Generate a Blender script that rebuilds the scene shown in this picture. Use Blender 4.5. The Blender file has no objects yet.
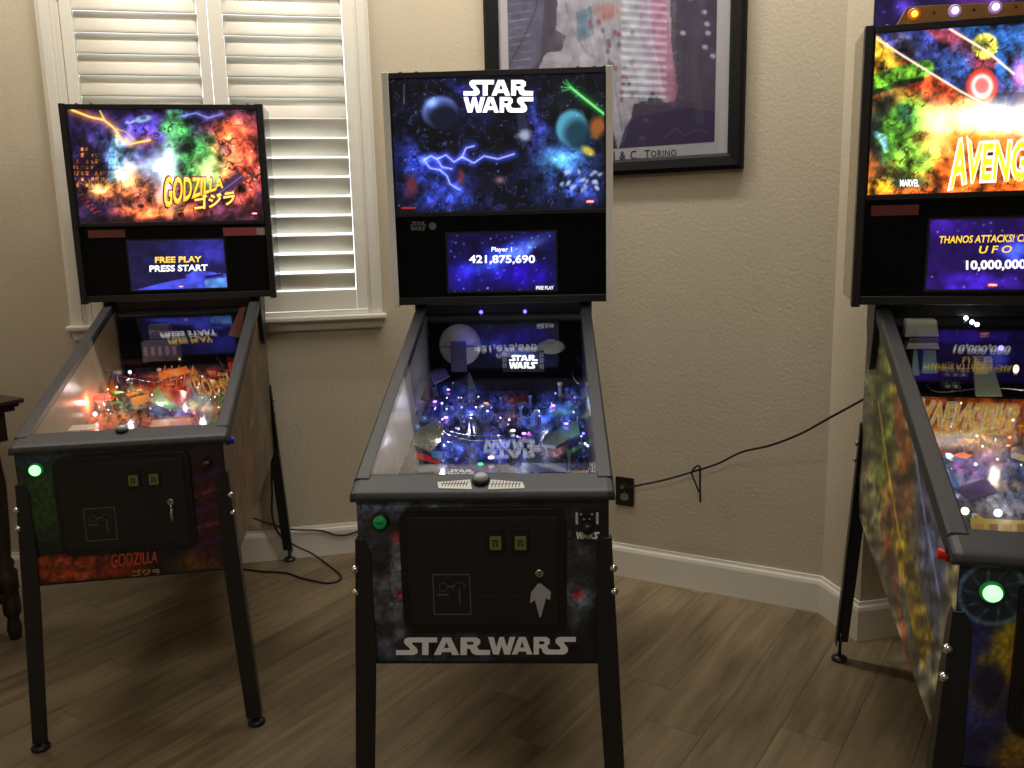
import bpy, bmesh, math, random
import numpy as np
from mathutils import Vector, Matrix

sc = bpy.context.scene
COL = sc.collection
# ------------------------------------------------------------------ camera
F_PX, PITCH, ROLL, CAM_H = 852.96, 0.1786, 0.0226, 1.4482
_fw = np.array([0, math.cos(PITCH), -math.sin(PITCH)])
_up0 = np.array([0, math.sin(PITCH), math.cos(PITCH)])
_rt0 = np.array([1.0, 0, 0])
RT = math.cos(ROLL) * _rt0 - math.sin(ROLL) * _up0
UP = math.sin(ROLL) * _rt0 + math.cos(ROLL) * _up0
FW = _fw
CAM = np.array([0, 0, CAM_H])
cd = bpy.data.cameras.new('camera')
cd.sensor_width = 36.0
cd.lens = F_PX / 1024 * 36.0
cd.clip_start = 0.02
cam = bpy.data.objects.new('camera', cd)
COL.objects.link(cam)
M = Matrix.Identity(4)
for i in range(3):
    M[i][0], M[i][1], M[i][2], M[i][3] = RT[i], UP[i], -FW[i], CAM[i]
cam.matrix_world = M
sc.camera = cam
# ------------------------------------------------------------------ world, exposure
w = bpy.data.worlds.new('daylight')
sc.world = w
w.use_nodes = True
bg = w.node_tree.nodes['Background']
bg.inputs[0].default_value = (0.86, 0.94, 1.0, 1)
bg.inputs[1].default_value = 2.8
sc.view_settings.view_transform = 'Standard'
sc.view_settings.look = 'None'
sc.view_settings.exposure = 0.0
sc.view_settings.gamma = 1.0
sc.view_settings.use_curve_mapping = False
sc.cycles.use_denoising = True
sc.cycles.sample_clamp_indirect = 4.0
sc.cycles.caustics_reflective = False
sc.cycles.caustics_refractive = False
sc.cycles.max_bounces = 8
sc.cycles.transparent_max_bounces = 16
# added ceiling lamps, out of view: two wall washes and a frontal fill
def area(name, loc, size, power, color, rot=(0, 0, 0), sy=None):
    l = bpy.data.lights.new(name, 'AREA')
    l.energy = power
    l.color = color
    l.size = size
    if sy:
        l.shape = 'RECTANGLE'
        l.size_y = sy
    o = bpy.data.objects.new(name, l)
    COL.objects.link(o)
    o.location = loc
    o.rotation_euler = rot
    return o
WASH = (1.0, 0.965, 0.895)
ANG_W, ANG_A = math.atan2(0.21, 1), math.atan2(-0.553, 1)
LAMPS = [((-1.32, 3.15, 3.35), 2.3, 0.10, 34, WASH, ANG_W), ((0.62, 2.78, 3.35), 1.5, 0.10, 31, WASH, ANG_A), ((0.0, -0.4, 3.35), 1.2, 0.6, 22, (1.0, 0.98, 0.95), 0.0)]
for k_, (l_, s_, y_, e_, c_, r_) in enumerate(LAMPS):
    area('added_ceiling_lamp', l_, s_, e_, c_, (0, 0, r_), sy=y_)

# ------------------------------------------------------------------ helpers
def lin(c):
    c = np.asarray(c, float) / 255.0
    return np.where(c <= 0.04045, c / 12.92, ((c + 0.055) / 1.055) ** 2.4)
def proj(P):
    d = np.asarray(P) - CAM
    z = d @ FW
    return 512 + F_PX * (d @ RT) / z, 384 - F_PX * (d @ UP) / z
def ray(u, v):
    return FW + RT * (u - 512) / F_PX - UP * (v - 384) / F_PX
def on_floor(u, v, z=0.0):
    d = ray(u, v)
    return CAM + d * ((z - CAM_H) / d[2])
def at_y(u, v, y):
    d = ray(u, v)
    return CAM + d * (y / d[1])

MATS = {}
def mat(name, rgb=(128, 128, 128), rough=0.5, metal=0.0, emit=0.0, ior=None, coat=0.0, bump=None, spec=None, lin_rgb=None):
    if name in MATS:
        return MATS[name]
    m = bpy.data.materials.new(name)
    m.use_nodes = True
    nt = m.node_tree
    b = nt.nodes['Principled BSDF']
    c = tuple(lin(rgb)) if lin_rgb is None else lin_rgb
    b.inputs['Base Color'].default_value = (*c, 1)
    b.inputs['Roughness'].default_value = rough
    b.inputs['Metallic'].default_value = metal
    if spec is not None:
        b.inputs['Specular IOR Level'].default_value = spec
    if coat:
        b.inputs['Coat Weight'].default_value = coat
    if emit:
        b.inputs['Emission Color'].default_value = (*c, 1)
        b.inputs['Emission Strength'].default_value = emit
    # every surface keeps a touch of procedural grain
    tc = nt.nodes.new('ShaderNodeTexCoord')
    n = nt.nodes.new('ShaderNodeTexNoise')
    n.inputs['Scale'].default_value = bump[0] if bump else 60.0
    n.inputs['Detail'].default_value = 3
    nt.links.new(tc.outputs['Object'], n.inputs['Vector'])
    if bump:
        bp = nt.nodes.new('ShaderNodeBump')
        bp.inputs['Strength'].default_value = bump[1]
        bp.inputs['Distance'].default_value = bump[2]
        nt.links.new(n.outputs['Fac'], bp.inputs['Height'])
        nt.links.new(bp.outputs['Normal'], b.inputs['Normal'])
    elif not emit:
        mr = nt.nodes.new('ShaderNodeMapRange')
        mr.inputs['To Min'].default_value = max(0, rough - 0.06)
        mr.inputs['To Max'].default_value = min(1, rough + 0.06)
        nt.links.new(n.outputs['Fac'], mr.inputs['Value'])
        nt.links.new(mr.outputs['Result'], b.inputs['Roughness'])
    MATS[name] = m
    return m
def art_mat(name, kind, strength=1.0, rough=0.35):
    """printed art carried by a colour attribute: 'lit' = back-lit / screen, 'print' = plain print"""
    if name in MATS:
        return MATS[name]
    m = bpy.data.materials.new(name)
    m.use_nodes = True
    nt = m.node_tree
    b = nt.nodes['Principled BSDF']
    a = nt.nodes.new('ShaderNodeAttribute')
    a.attribute_name = 'Col'
    if kind == 'lit':
        b.inputs['Base Color'].default_value = (0.01, 0.01, 0.01, 1)
        nt.links.new(a.outputs['Color'], b.inputs['Emission Color'])
        b.inputs['Emission Strength'].default_value = strength
        b.inputs['Roughness'].default_value = 0.35
        b.inputs['Specular IOR Level'].default_value = 0.25
    else:
        nt.links.new(a.outputs['Color'], b.inputs['Base Color'])
        b.inputs['Roughness'].default_value = rough
    MATS[name] = m
    return m
def glass_mat(name, tint=(0.97, 0.98, 0.98), base=0.04):
    if name in MATS:
        return MATS[name]
    m = bpy.data.materials.new(name)
    m.use_nodes = True
    nt = m.node_tree
    nt.nodes.remove(nt.nodes['Principled BSDF'])
    out = nt.nodes['Material Output']
    tr = nt.nodes.new('ShaderNodeBsdfTransparent')
    tr.inputs[0].default_value = (*tint, 1)
    gl = nt.nodes.new('ShaderNodeBsdfGlossy')
    gl.inputs['Roughness'].default_value = 0.0
    lw = nt.nodes.new('ShaderNodeLayerWeight')
    lw.inputs['Blend'].default_value = 0.5
    pw = nt.nodes.new('ShaderNodeMath'); pw.operation = 'POWER'; pw.inputs[1].default_value = 5
    ma = nt.nodes.new('ShaderNodeMath'); ma.operation = 'MULTIPLY_ADD'
    ma.inputs[1].default_value = 0.96; ma.inputs[2].default_value = base
    mx = nt.nodes.new('ShaderNodeMixShader')
    nt.links.new(lw.outputs['Facing'], pw.inputs[0])
    nt.links.new(pw.outputs[0], ma.inputs[0])
    nt.links.new(ma.outputs[0], mx.inputs[0])
    nt.links.new(tr.outputs[0], mx.inputs[1])
    nt.links.new(gl.outputs[0], mx.inputs[2])
    nt.links.new(mx.outputs[0], out.inputs['Surface'])
    MATS[name] = m
    return m

class MB:
    """collects shapes; build() links ONE mesh object"""
    def __init__(s):
        s.v, s.f, s.sm = [], [], []
    def add(s, vs, fs, smooth=False):
        o = len(s.v)
        s.v += [tuple(map(float, q)) for q in vs]
        s.f += [tuple(i + o for i in f) for f in fs]
        s.sm += [smooth] * len(fs)
        return s
    def box(s, x0, x1, y0, y1, z0, z1):
        vs = [(x, y, z) for x in (x0, x1) for y in (y0, y1) for z in (z0, z1)]
        return s.add(vs, [(0, 1, 3, 2), (4, 6, 7, 5), (0, 4, 5, 1), (2, 3, 7, 6), (0, 2, 6, 4), (1, 5, 7, 3)])
    def hexa(s, a, b):
        """loft between two loops of equal length, capped"""
        n = len(a)
        fs = [tuple(range(n))[::-1], tuple(range(n, 2 * n))]
        fs += [(i, (i + 1) % n, n + (i + 1) % n, n + i) for i in range(n)]
        return s.add(list(a) + list(b), fs)
    def loft(s, loops, smooth=False, cap=True):
        n = len(loops[0])
        vs = [q for l in loops for q in l]
        fs = []
        for k in range(len(loops) - 1):
            fs += [(k * n + i, k * n + (i + 1) % n, (k + 1) * n + (i + 1) % n, (k + 1) * n + i) for i in range(n)]
        s.add(vs, fs, smooth)
        if cap:
            o = len(s.v) - len(vs)
            s.f += [tuple(o + i for i in range(n))[::-1], tuple(o + (len(loops) - 1) * n + i for i in range(n))]
            s.sm += [False, False]
        return s
    def lathe(s, prof, c=(0, 0, 0), axis=(0, 0, 1), n=20, smooth=True):
        ax = Vector(axis).normalized()
        q = ax.to_track_quat('Z', 'Y')
        loops = []
        for r, h in prof:
            loops.append([Vector(c) + q @ Vector((r * math.cos(2 * math.pi * i / n), r * math.sin(2 * math.pi * i / n), h)) for i in range(n)])
        return s.loft(loops, smooth)
    def tube(s, pts, r, n=8):
        pts = [Vector(tuple(map(float, p))) for p in pts]
        loops = []
        nrm = None
        for i, p in enumerate(pts):
            t = (pts[min(i + 1, len(pts) - 1)] - pts[max(i - 1, 0)]).normalized()
            if nrm is None:
                nrm = t.orthogonal().normalized()
            nrm = (nrm - t * nrm.dot(t)).normalized()
            b = t.cross(nrm)
            loops.append([p + r * (math.cos(2 * math.pi * k / n) * nrm + math.sin(2 * math.pi * k / n) * b) for k in range(n)])
        return s.loft(loops, True)
    def rrect(s, x0, x1, z0, z1, r, y0, y1, k=6):
        a = []
        for cx, cz, t0 in ((x1 - r, z1 - r, 0), (x0 + r, z1 - r, 90), (x0 + r, z0 + r, 180), (x1 - r, z0 + r, 270)):
            for i in range(k + 1):
                t = math.radians(t0 + 90 * i / k)
                a.append((cx + r * math.cos(t), cz + r * math.sin(t)))
        return s.hexa([(x, y0, z) for x, z in a], [(x, y1, z) for x, z in a])
    def disc(s, c, r, h, axis=(0, 0, 1), n=16):
        return s.lathe([(r, 0), (r, h)], c, axis, n, False)
    def ball(s, c, r, n=14, m=8, sq=(1, 1, 1)):
        loops = []
        for j in range(m + 1):
            t = -math.pi / 2 + math.pi * j / m
            rr = max(math.cos(t), 1e-3)
            loops.append([(c[0] + sq[0] * r * rr * math.cos(2 * math.pi * i / n), c[1] + sq[1] * r * rr * math.sin(2 * math.pi * i / n), c[2] + sq[2] * r * math.sin(t)) for i in range(n)])
        return s.loft(loops, True)
    def build(s, name, material, parent=None, bevel=0.0, seg=2):
        me = bpy.data.meshes.new(name)
        me.from_pydata(s.v, [], s.f)
        me.polygons.foreach_set('use_smooth', s.sm)
        bm = bmesh.new(); bm.from_mesh(me)
        bmesh.ops.recalc_face_normals(bm, faces=bm.faces)
        bm.to_mesh(me); bm.free()
        me.materials.append(material)
        o = bpy.data.objects.new(name, me)
        COL.objects.link(o)
        o.parent = parent
        if bevel:
            md = o.modifiers.new('bevel', 'BEVEL')
            md.width = bevel; md.segments = seg; md.limit_method = 'ANGLE'; md.angle_limit = math.radians(40)
        return o
def tag(o, label=None, cat=None, group=None, kind=None):
    if label: o['label'] = label
    if cat: o['category'] = cat
    if group: o['group'] = group
    if kind: o['kind'] = kind
    return o
def empty(name, loc=(0, 0, 0), rot=(0, 0, 0)):
    o = bpy.data.objects.new(name, None)
    COL.objects.link(o)
    o.location = loc; o.rotation_euler = rot
    o.empty_display_size = 0.1
    return o
def spline(pts, k=8):
    pts = [np.array(p, float) for p in pts]
    out = []
    for i in range(len(pts) - 1):
        p0, p1, p2, p3 = pts[max(i - 1, 0)], pts[i], pts[i + 1], pts[min(i + 2, len(pts) - 1)]
        for j in range(k):
            t = j / k
            out.append(0.5 * ((2 * p1) + (-p0 + p2) * t + (2 * p0 - 5 * p1 + 4 * p2 - p3) * t * t + (-p0 + 3 * p1 - 3 * p2 + p3) * t ** 3))
    out.append(pts[-1])
    return out

# ------------------------------------------------------------------ painter for printed art (pure arithmetic on a colour grid)
def _hash(i, j, s):
    x = np.sin(i * 127.1 + j * 311.7 + s * 74.7) * 43758.5453
    return x - np.floor(x)
def vnoise(x, y, s=0):
    i, j = np.floor(x), np.floor(y)
    fx, fy = x - i, y - j
    fx, fy = fx * fx * (3 - 2 * fx), fy * fy * (3 - 2 * fy)
    a, b, c, d = _hash(i, j, s), _hash(i + 1, j, s), _hash(i, j + 1, s), _hash(i + 1, j + 1, s)
    return (a * (1 - fx) + b * fx) * (1 - fy) + (c * (1 - fx) + d * fx) * fy
def fbm(x, y, s=0, o=4):
    t, a, n = 0, 0.5, 0
    for k in range(o):
        t = t + a * vnoise(x * 2 ** k, y * 2 ** k, s + k); n += a; a *= 0.5
    return t / n
class Art:
    def __init__(s, U, V, base):
        s.u, s.v = U, V
        s.c = np.ones((U.size, 3)) * np.array(base, float)
    def mix(s, m, col):
        m = np.clip(m, 0, 1)[:, None]
        s.c = s.c * (1 - m) + np.array(col, float) * m
        return s
    def add(s, m, col):
        s.c = s.c + np.clip(m, 0, 4)[:, None] * np.array(col, float)
        return s
    def rad(s, cx, cy, rx, ry, rot=0.0, warp=0.0, seed=0, sc=0.08):
        du, dv = s.u - cx, s.v - cy
        if warp:
            du = du + warp * (fbm(s.u * sc, s.v * sc, seed) - 0.5) * 2
            dv = dv + warp * (fbm(s.u * sc, s.v * sc, seed + 9) - 0.5) * 2
        c, n = math.cos(rot), math.sin(rot)
        a, b = c * du + n * dv, -n * du + c * dv
        return np.sqrt((a / rx) ** 2 + (b / ry) ** 2)
    def glow(s, cx, cy, rx, ry, col, k=1.0, rot=0.0, warp=0.0, seed=0):
        return s.add(k * np.exp(-s.rad(cx, cy, rx, ry, rot, warp, seed) ** 2 * 2), col)
    def blob(s, cx, cy, rx, ry, col, soft=0.25, k=1.0, rot=0.0, warp=0.0, seed=0):
        d = s.rad(cx, cy, rx, ry, rot, warp, seed)
        return s.mix(k * np.clip((1 + soft - d) / (2 * soft + 1e-6), 0, 1), col)
    def poly(s, pts, col, k=1.0):
        ins = np.zeros(s.u.size, bool)
        n = len(pts)
        for i in range(n):
            x0, y0 = pts[i]; x1, y1 = pts[(i + 1) % n]
            if y0 == y1: continue
            c = ((s.v >= min(y0, y1)) & (s.v < max(y0, y1)))
            xx = x0 + (s.v - y0) * (x1 - x0) / (y1 - y0)
            ins ^= c & (s.u < xx)
        return s.mix(ins * k, col)
    def line(s, pts, w, col, k=1.0, glow=None):
        d = np.full(s.u.size, 1e9)
        for (x0, y0), (x1, y1) in zip(pts[:-1], pts[1:]):
            L = (x1 - x0) ** 2 + (y1 - y0) ** 2
            t = np.clip(((s.u - x0) * (x1 - x0) + (s.v - y0) * (y1 - y0)) / L, 0, 1)
            d = np.minimum(d, np.hypot(s.u - x0 - t * (x1 - x0), s.v - y0 - t * (y1 - y0)))
        if glow:
            s.add(0.8 * np.exp(-(d / glow[0]) ** 2), glow[1])
        return s.mix(k * np.clip(w / 2 + 0.5 - d, 0, 1), col)
    def grain(s, sx, sy, amt, seed=0, o=4):
        n = fbm(s.u * sx, s.v * sy, seed, o)
        s.c = s.c * (1 + amt * (n - 0.5) * 2)[:, None]
        return s
    def ink(s, sc_, w_, col, k=0.8, seed=0, box=None):
        n = np.abs(fbm(s.u * sc_, s.v * sc_, seed, 3) - 0.5)
        m = np.clip((w_ - n) / (w_ * 0.5), 0, 1) * k
        if box is not None:
            m = m * ((s.u > box[0]) & (s.u < box[2]) & (s.v > box[1]) & (s.v < box[3]))
        return s.mix(m, col)
    def chunks(s, sc_, amt, seed=0, levels=4):
        n = np.floor(fbm(s.u * sc_, s.v * sc_, seed, 3) * levels * 2) / levels - 1
        s.c = s.c * np.clip(1 + amt * n * 2, 0, 3)[:, None]
        return s
    def stars(s, n, box, col, seed=0, r=0.8):
        rnd = random.Random(seed)
        for _ in range(n):
            x, y = rnd.uniform(box[0], box[2]), rnd.uniform(box[1], box[3])
            k = rnd.uniform(0.3, 1)
            s.add(k * np.exp(-((s.u - x) ** 2 + (s.v - y) ** 2) / r ** 2), col)
        return s
    def out(s, gain=1.0):
        return np.clip(lin(np.clip(s.c, 0, 255)) * gain, 0, 1.0)
def grid_obj(name, P00, P10, P01, nx, ny, paint, material, parent, to_world, gain=1.0, fold=None):
    """flat printed sheet with its colours stored per vertex"""
    P00, P10, P01 = map(np.array, (P00, P10, P01))
    a = np.linspace(0, 1, nx)[None, :, None]; b = np.linspace(0, 1, ny)[:, None, None]
    P = (P00 + (P10 - P00) * a + (P01 - P00) * b).reshape(-1, 3)
    if fold is not None:
        P = fold(P)
    U, V = proj(to_world(P))
    rgb = paint(U, V).out(gain)
    me = bpy.data.meshes.new(name)
    i = np.arange(nx * ny).reshape(ny, nx)
    q = np.stack([i[:-1, :-1], i[:-1, 1:], i[1:, 1:], i[1:, :-1]], -1).reshape(-1, 4)
    me.vertices.add(len(P)); me.vertices.foreach_set('co', P.ravel().astype(np.float32))
    me.loops.add(q.size); me.loops.foreach_set('vertex_index', q.ravel().astype(np.int32))
    me.polygons.add(len(q)); me.polygons.foreach_set('loop_start', (np.arange(len(q)) * 4).astype(np.int32))
    me.update(calc_edges=True)
    at = me.color_attributes.new('Col', 'FLOAT_COLOR', 'POINT')
    at.data.foreach_set('color', np.hstack([rgb, np.ones((len(rgb), 1))]).ravel().astype(np.float32))
    me.materials.append(material)
    o = bpy.data.objects.new(name, me)
    COL.objects.link(o)
    o.parent = parent
    return o

# ------------------------------------------------------------------ lettering
def curve_mesh(cu):
    o = bpy.data.objects.new('tmp', cu)
    COL.objects.link(o)
    bpy.context.view_layer.update()
    me = bpy.data.meshes.new_from_object(o.evaluated_get(bpy.context.evaluated_depsgraph_get()))
    bpy.data.objects.remove(o)
    bpy.data.curves.remove(cu)
    return me
def text_mesh(s, bold=0.0, shear=0.0, space=1.0, extrude=0.0):
    cu = bpy.data.curves.new('tmp', 'FONT')
    cu.body = s; cu.offset = bold; cu.shear = shear; cu.space_character = space
    cu.align_x = 'LEFT'; cu.resolution_u = 3; cu.extrude = extrude
    return curve_mesh(cu)
def poly_mesh(polys):
    cu = bpy.data.curves.new('tmp', 'CURVE')
    cu.dimensions = '2D'; cu.fill_mode = 'BOTH'
    for p in polys:
        sp = cu.splines.new('POLY')
        sp.points.add(len(p) - 1)
        for i, (x, y) in enumerate(p):
            sp.points[i].co = (x, y, 0, 1)
        sp.use_cyclic_u = True
    return curve_mesh(cu)
def place_flat(name, me, origin, ux, uz, width, height, material, parent, solid=0.0004, warp=None):
    """fit a flat lettering mesh into the rectangle origin + width*ux + height*uz"""
    n = len(me.vertices)
    co = np.zeros(n * 3); me.vertices.foreach_get('co', co); co = co.reshape(-1, 3)
    lo, hi = co.min(0), co.max(0)
    a = (co[:, 0] - lo[0]) / max(hi[0] - lo[0], 1e-6)
    b = (co[:, 1] - lo[1]) / max(hi[1] - lo[1], 1e-6)
    if warp:
        a, b = warp(a, b)
    P = np.array(origin)[None] + np.outer(a * width, ux) + np.outer(b * height, uz)
    me.vertices.foreach_set('co', P.ravel().astype(np.float32))
    me.update()
    me.materials.clear(); me.materials.append(material)
    me.name = name
    o = bpy.data.objects.new(name, me)
    COL.objects.link(o)
    o.parent = parent
    if solid:
        md = o.modifiers.new('thick', 'SOLIDIFY'); md.thickness = solid; md.offset = 0
    return o
def shift(p, dx): return [(x + dx, y) for x, y in p]
def title_glyphs(gap=0.0):
    """blocky film-title capitals"""
    S = [(1.5, 1), (.6, 1), (.43, .92), (.38, .76), (.46, .6), (.68, .37), (.66, .28), (0, .28), (0, 0), (.86, 0), (1.03, .08), (1.08, .24), (1.0, .42), (.79, .63), (.81, .72), (1.28, .72), (1.28, 0), (1.6, 0), (1.6, .72), (2.02, .72), (2.02, 1)]
    A = [[(.42, 1), (.82, 1), (1.24, 0), (.9, 0), (.84, .17), (.4, .17), (.34, 0), (0, 0)], [(.5, .4), (.62, .76), (.74, .4)]]
    R = [[(0, 0), (0, 1), (.76, 1), (.95, .88), (.97, .66), (.8, .48), (.9, .3), (1.45, .28), (1.45, 0), (.76, 0), (.57, .1), (.46, .36), (.32, .36), (.32, 0)], [(.32, .58), (.32, .76), (.6, .76), (.66, .67), (.6, .58)]]
    star = [S] + [shift(p, 1.86) for p in A] + [shift(p, 3.16) for p in R]
    W = [(0, 1), (.34, 1), (.5, .42), (.68, 1), (.95, 1), (1.13, .42), (1.29, 1), (1.63, 1), (1.32, 0), (.98, 0), (.815, .52), (.65, 0), (.31, 0)]
    R2 = [[(0, 0), (0, 1), (.76, 1), (.95, .88), (.97, .66), (.8, .48), (.9, .3), (1.1, .28), (1.55, .28), (1.6, .34), (1.58, .42), (1.3, .68), (1.3, .86), (1.42, .97), (1.6, 1), (2.5, 1), (2.5, .72), (1.8, .72), (1.8, .64), (2.02, .4), (2.06, .2), (1.95, .06), (1.78, 0), (.76, 0), (.57, .1), (.46, .36), (.32, .36), (.32, 0)], R[1]]
    wars = [W] + [shift(p, 1.42) for p in A] + [shift(p, 2.72) for p in R2]
    return star, wars
STAR, WARS = title_glyphs()
# ------------------------------------------------------------------ room frame (floor plan from the skirting lines)
WP = np.array([-0.752, 3.7525, 0.0])
WT = np.array([1, 0.21, 0]) / math.hypot(1, 0.21)          # along the window wall
WN = np.array([WT[1], -WT[0], 0])                            # into the room
AP = np.array([0.4137, 3.431, 0.0])
AT = np.array([1, -0.553, 0]) / math.hypot(1, 0.553)
AN = np.array([AT[1], -AT[0], 0])
CORNER_WA = np.array([-0.3285, 3.8415, 0])
CORNER_AB = np.array([1.150, 3.024, 0])
CORNER_BC = np.array([1.200, 2.797, 0])
CEIL = 3.4
W0 = WP + WT * -1.9
LWD = WN.copy()                                              # left wall runs towards the viewer
W_BACK = W0 + LWD * 6.0
C_END = CORNER_BC + WT * 2.6
C_BACK = C_END + LWD * 5.6
ROOM = [W0, CORNER_WA, CORNER_AB, CORNER_BC, C_END, C_BACK, W_BACK]

def paint_mat(name, rgb, bump_scale, strength, rough=0.85):
    if name in MATS: return MATS[name]
    m = mat(name, rgb, rough, bump=(bump_scale, strength, 0.004))
    nt = m.node_tree
    b = nt.nodes['Principled BSDF']
    tc = nt.nodes['Texture Coordinate']
    n = nt.nodes.new('ShaderNodeTexNoise'); n.inputs['Scale'].default_value = 1.3; n.inputs['Detail'].default_value = 4
    r = nt.nodes.new('ShaderNodeMixRGB')
    c = lin(rgb)
    r.inputs[1].default_value = (*(c * 0.95), 1); r.inputs[2].default_value = (*np.minimum(c * 1.05, 1), 1)
    nt.links.new(tc.outputs['Object'], n.inputs['Vector'])
    nt.links.new(n.outputs['Fac'], r.inputs[0])
    nt.links.new(r.outputs[0], b.inputs['Base Color'])
    return m
WALL = paint_mat('tan_wall_paint', (196, 183, 159), 85, 0.35)
TRIM = mat('white_trim_paint', (226, 220, 206), 0.45)
SHUT = mat('shutter_white', (232, 226, 212), 0.42)
CEILM = paint_mat('ceiling_paint', (226, 218, 204), 60, 0.2)

def slab_wall(name, a, b, holes=(), z0=0.0, z1=CEIL, thick=0.12, material=WALL):
    """wall from plan point a to b, outside thickness, with rectangular openings (s0, s1, z0, z1)"""
    a, b = np.array(a), np.array(b)
    L = np.linalg.norm(b - a); t = (b - a) / L
    n = np.array([-t[1], t[0], 0])                           # away from the room (room is on the right of a->b)
    mb = MB()
    def piece(s0, s1, q0, q1):
        if s1 - s0 < 1e-4 or q1 - q0 < 1e-4: return
        A = [a + t * s0, a + t * s1, a + t * s1 + n * thick, a + t * s0 + n * thick]
        mb.hexa([(*p[:2], q0) for p in A], [(*p[:2], q1) for p in A])
    if holes:
        s0, s1, h0, h1 = holes[0]
        piece(0, s0, z0, z1); piece(s1, L, z0, z1); piece(s0, s1, z0, h0); piece(s0, s1, h1, z1)
    else:
        piece(0, L, z0, z1)
    o = mb.build(name, material)
    return tag(o, kind='structure')
# opening of the shuttered window, measured along the window wall from W0
S_OFF = 1.9
WIN = (-1.03, 0.15, 1.11, 2.62)
slab_wall('wall_window', W0, CORNER_WA, holes=[(WIN[0] + S_OFF, WIN[1] + S_OFF, WIN[2], WIN[3])])
slab_wall('wall_poster', CORNER_WA, CORNER_AB)
slab_wall('wall_return', CORNER_AB, CORNER_BC)
slab_wall('wall_right', CORNER_BC, C_END)
slab_wall('wall_side', C_END, C_BACK)
slab_wall('wall_back', C_BACK, W_BACK)
LL = np.linalg.norm(W_BACK - W0)
HW = (2.15, 2.62, 2.42, 3.22)                                # high side window, distance from W0
slab_wall('wall_left', W_BACK, W0, holes=[(LL - HW[1], LL - HW[0], HW[2], HW[3])])
mb = MB()
mb.hexa([(p[0], p[1], CEIL) for p in ROOM], [(p[0], p[1], CEIL + 0.1) for p in ROOM])
tag(mb.build('ceiling', CEILM), kind='structure')
# added trays with glowing panels, dressing the area lamps just below as fixtures
for (l_, s_, y_, e_, c_, r_), lb_ in zip(LAMPS, ('added slim wall-wash light on the ceiling along the window wall', 'added slim wall-wash light on the ceiling along the poster wall', 'added flush ceiling panel for fill light in the middle of the room')):
    t = empty('added_ceiling_light', (l_[0], l_[1], CEIL), (0, 0, r_))
    tag(t, lb_, 'light', 'added ceiling lights')
    hx, hy = s_ / 2 + .01, y_ / 2 + .01
    fm = MB()
    for x0, x1, y0, y1 in ((-hx - .03, -hx, -hy - .03, hy + .03), (hx, hx + .03, -hy - .03, hy + .03), (-hx, hx, -hy - .03, -hy), (-hx, hx, hy, hy + .03)):
        fm.box(x0, x1, y0, y1, -.055, 0)
    fm.build('tray', TRIM, t)
    MB().box(-hx, hx, -hy, hy, -.03, -.015).build('added_diffuser', mat('added_panel_glow', (255, 244, 226), 0.5, emit=3.0), t)

# ------------------------------------------------------------------ floor planks
def clip(poly, p, n):
    """keep the part of poly where (x-p).n >= 0"""
    out = []
    for i in range(len(poly)):
        a, b = poly[i], poly[(i + 1) % len(poly)]
        da, db = (a - p[:2]) @ n[:2], (b - p[:2]) @ n[:2]
        if da >= 0: out.append(a)
        if da * db < 0: out.append(a + (b - a) * da / (da - db))
    return out
FM = bpy.data.materials.new('vinyl_oak')
FM.use_nodes = True
nt = FM.node_tree
b = nt.nodes['Principled BSDF']
b.inputs['Roughness'].default_value = 0.42
AZ = math.radians(34.0)
PD = np.array([math.sin(AZ), math.cos(AZ)]); PS = np.array([math.cos(AZ), -math.sin(AZ)])
geo = nt.nodes.new('ShaderNodeNewGeometry')
oi = nt.nodes.new('ShaderNodeObjectInfo')
mp = nt.nodes.new('ShaderNodeMapping'); mp.vector_type = 'POINT'
mp.inputs['Rotation'].default_value = (0, 0, AZ)             # plank length becomes the Y axis
off = nt.nodes.new('ShaderNodeVectorMath'); off.operation = 'MULTIPLY_ADD'
off.inputs[1].default_value = (1, 1, 1)
cm = nt.nodes.new('ShaderNodeCombineXYZ')
mlt = nt.nodes.new('ShaderNodeMath'); mlt.operation = 'MULTIPLY'; mlt.inputs[1].default_value = 37.0
nt.links.new(oi.outputs['Random'], mlt.inputs[0])
nt.links.new(mlt.outputs[0], cm.inputs['X']); nt.links.new(mlt.outputs[0], cm.inputs['Z'])
nt.links.new(geo.outputs['Position'], mp.inputs['Vector'])
nt.links.new(mp.outputs[0], off.inputs[0]); nt.links.new(cm.outputs[0], off.inputs[2])
sc1 = nt.nodes.new('ShaderNodeVectorMath'); sc1.operation = 'MULTIPLY'; sc1.inputs[1].default_value = (34, 2.6, 1)
n1 = nt.nodes.new('ShaderNodeTexNoise'); n1.inputs['Scale'].default_value = 1.0; n1.inputs['Detail'].default_value = 6; n1.inputs['Distortion'].default_value = 0.6
sc2 = nt.nodes.new('ShaderNodeVectorMath'); sc2.operation = 'MULTIPLY'; sc2.inputs[1].default_value = (9, 2.2, 1)
n2 = nt.nodes.new('ShaderNodeTexNoise'); n2.inputs['Scale'].default_value = 1.0; n2.inputs['Detail'].default_value = 3
nt.links.new(off.outputs[0], sc1.inputs[0]); nt.links.new(sc1.outputs[0], n1.inputs['Vector'])
nt.links.new(off.outputs[0], sc2.inputs[0]); nt.links.new(sc2.outputs[0], n2.inputs['Vector'])
add = nt.nodes.new('ShaderNodeMath'); add.operation = 'MULTIPLY_ADD'; add.inputs[1].default_value = 0.60
nt.links.new(n1.outputs['Fac'], add.inputs[0])
hf = nt.nodes.new('ShaderNodeMath'); hf.operation = 'MULTIPLY'; hf.inputs[1].default_value = 0.52
nt.links.new(n2.outputs['Fac'], hf.inputs[0]); nt.links.new(hf.outputs[0], add.inputs[2])
rv = nt.nodes.new('ShaderNodeMath'); rv.operation = 'MULTIPLY_ADD'; rv.inputs[1].default_value = 0.10
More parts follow.
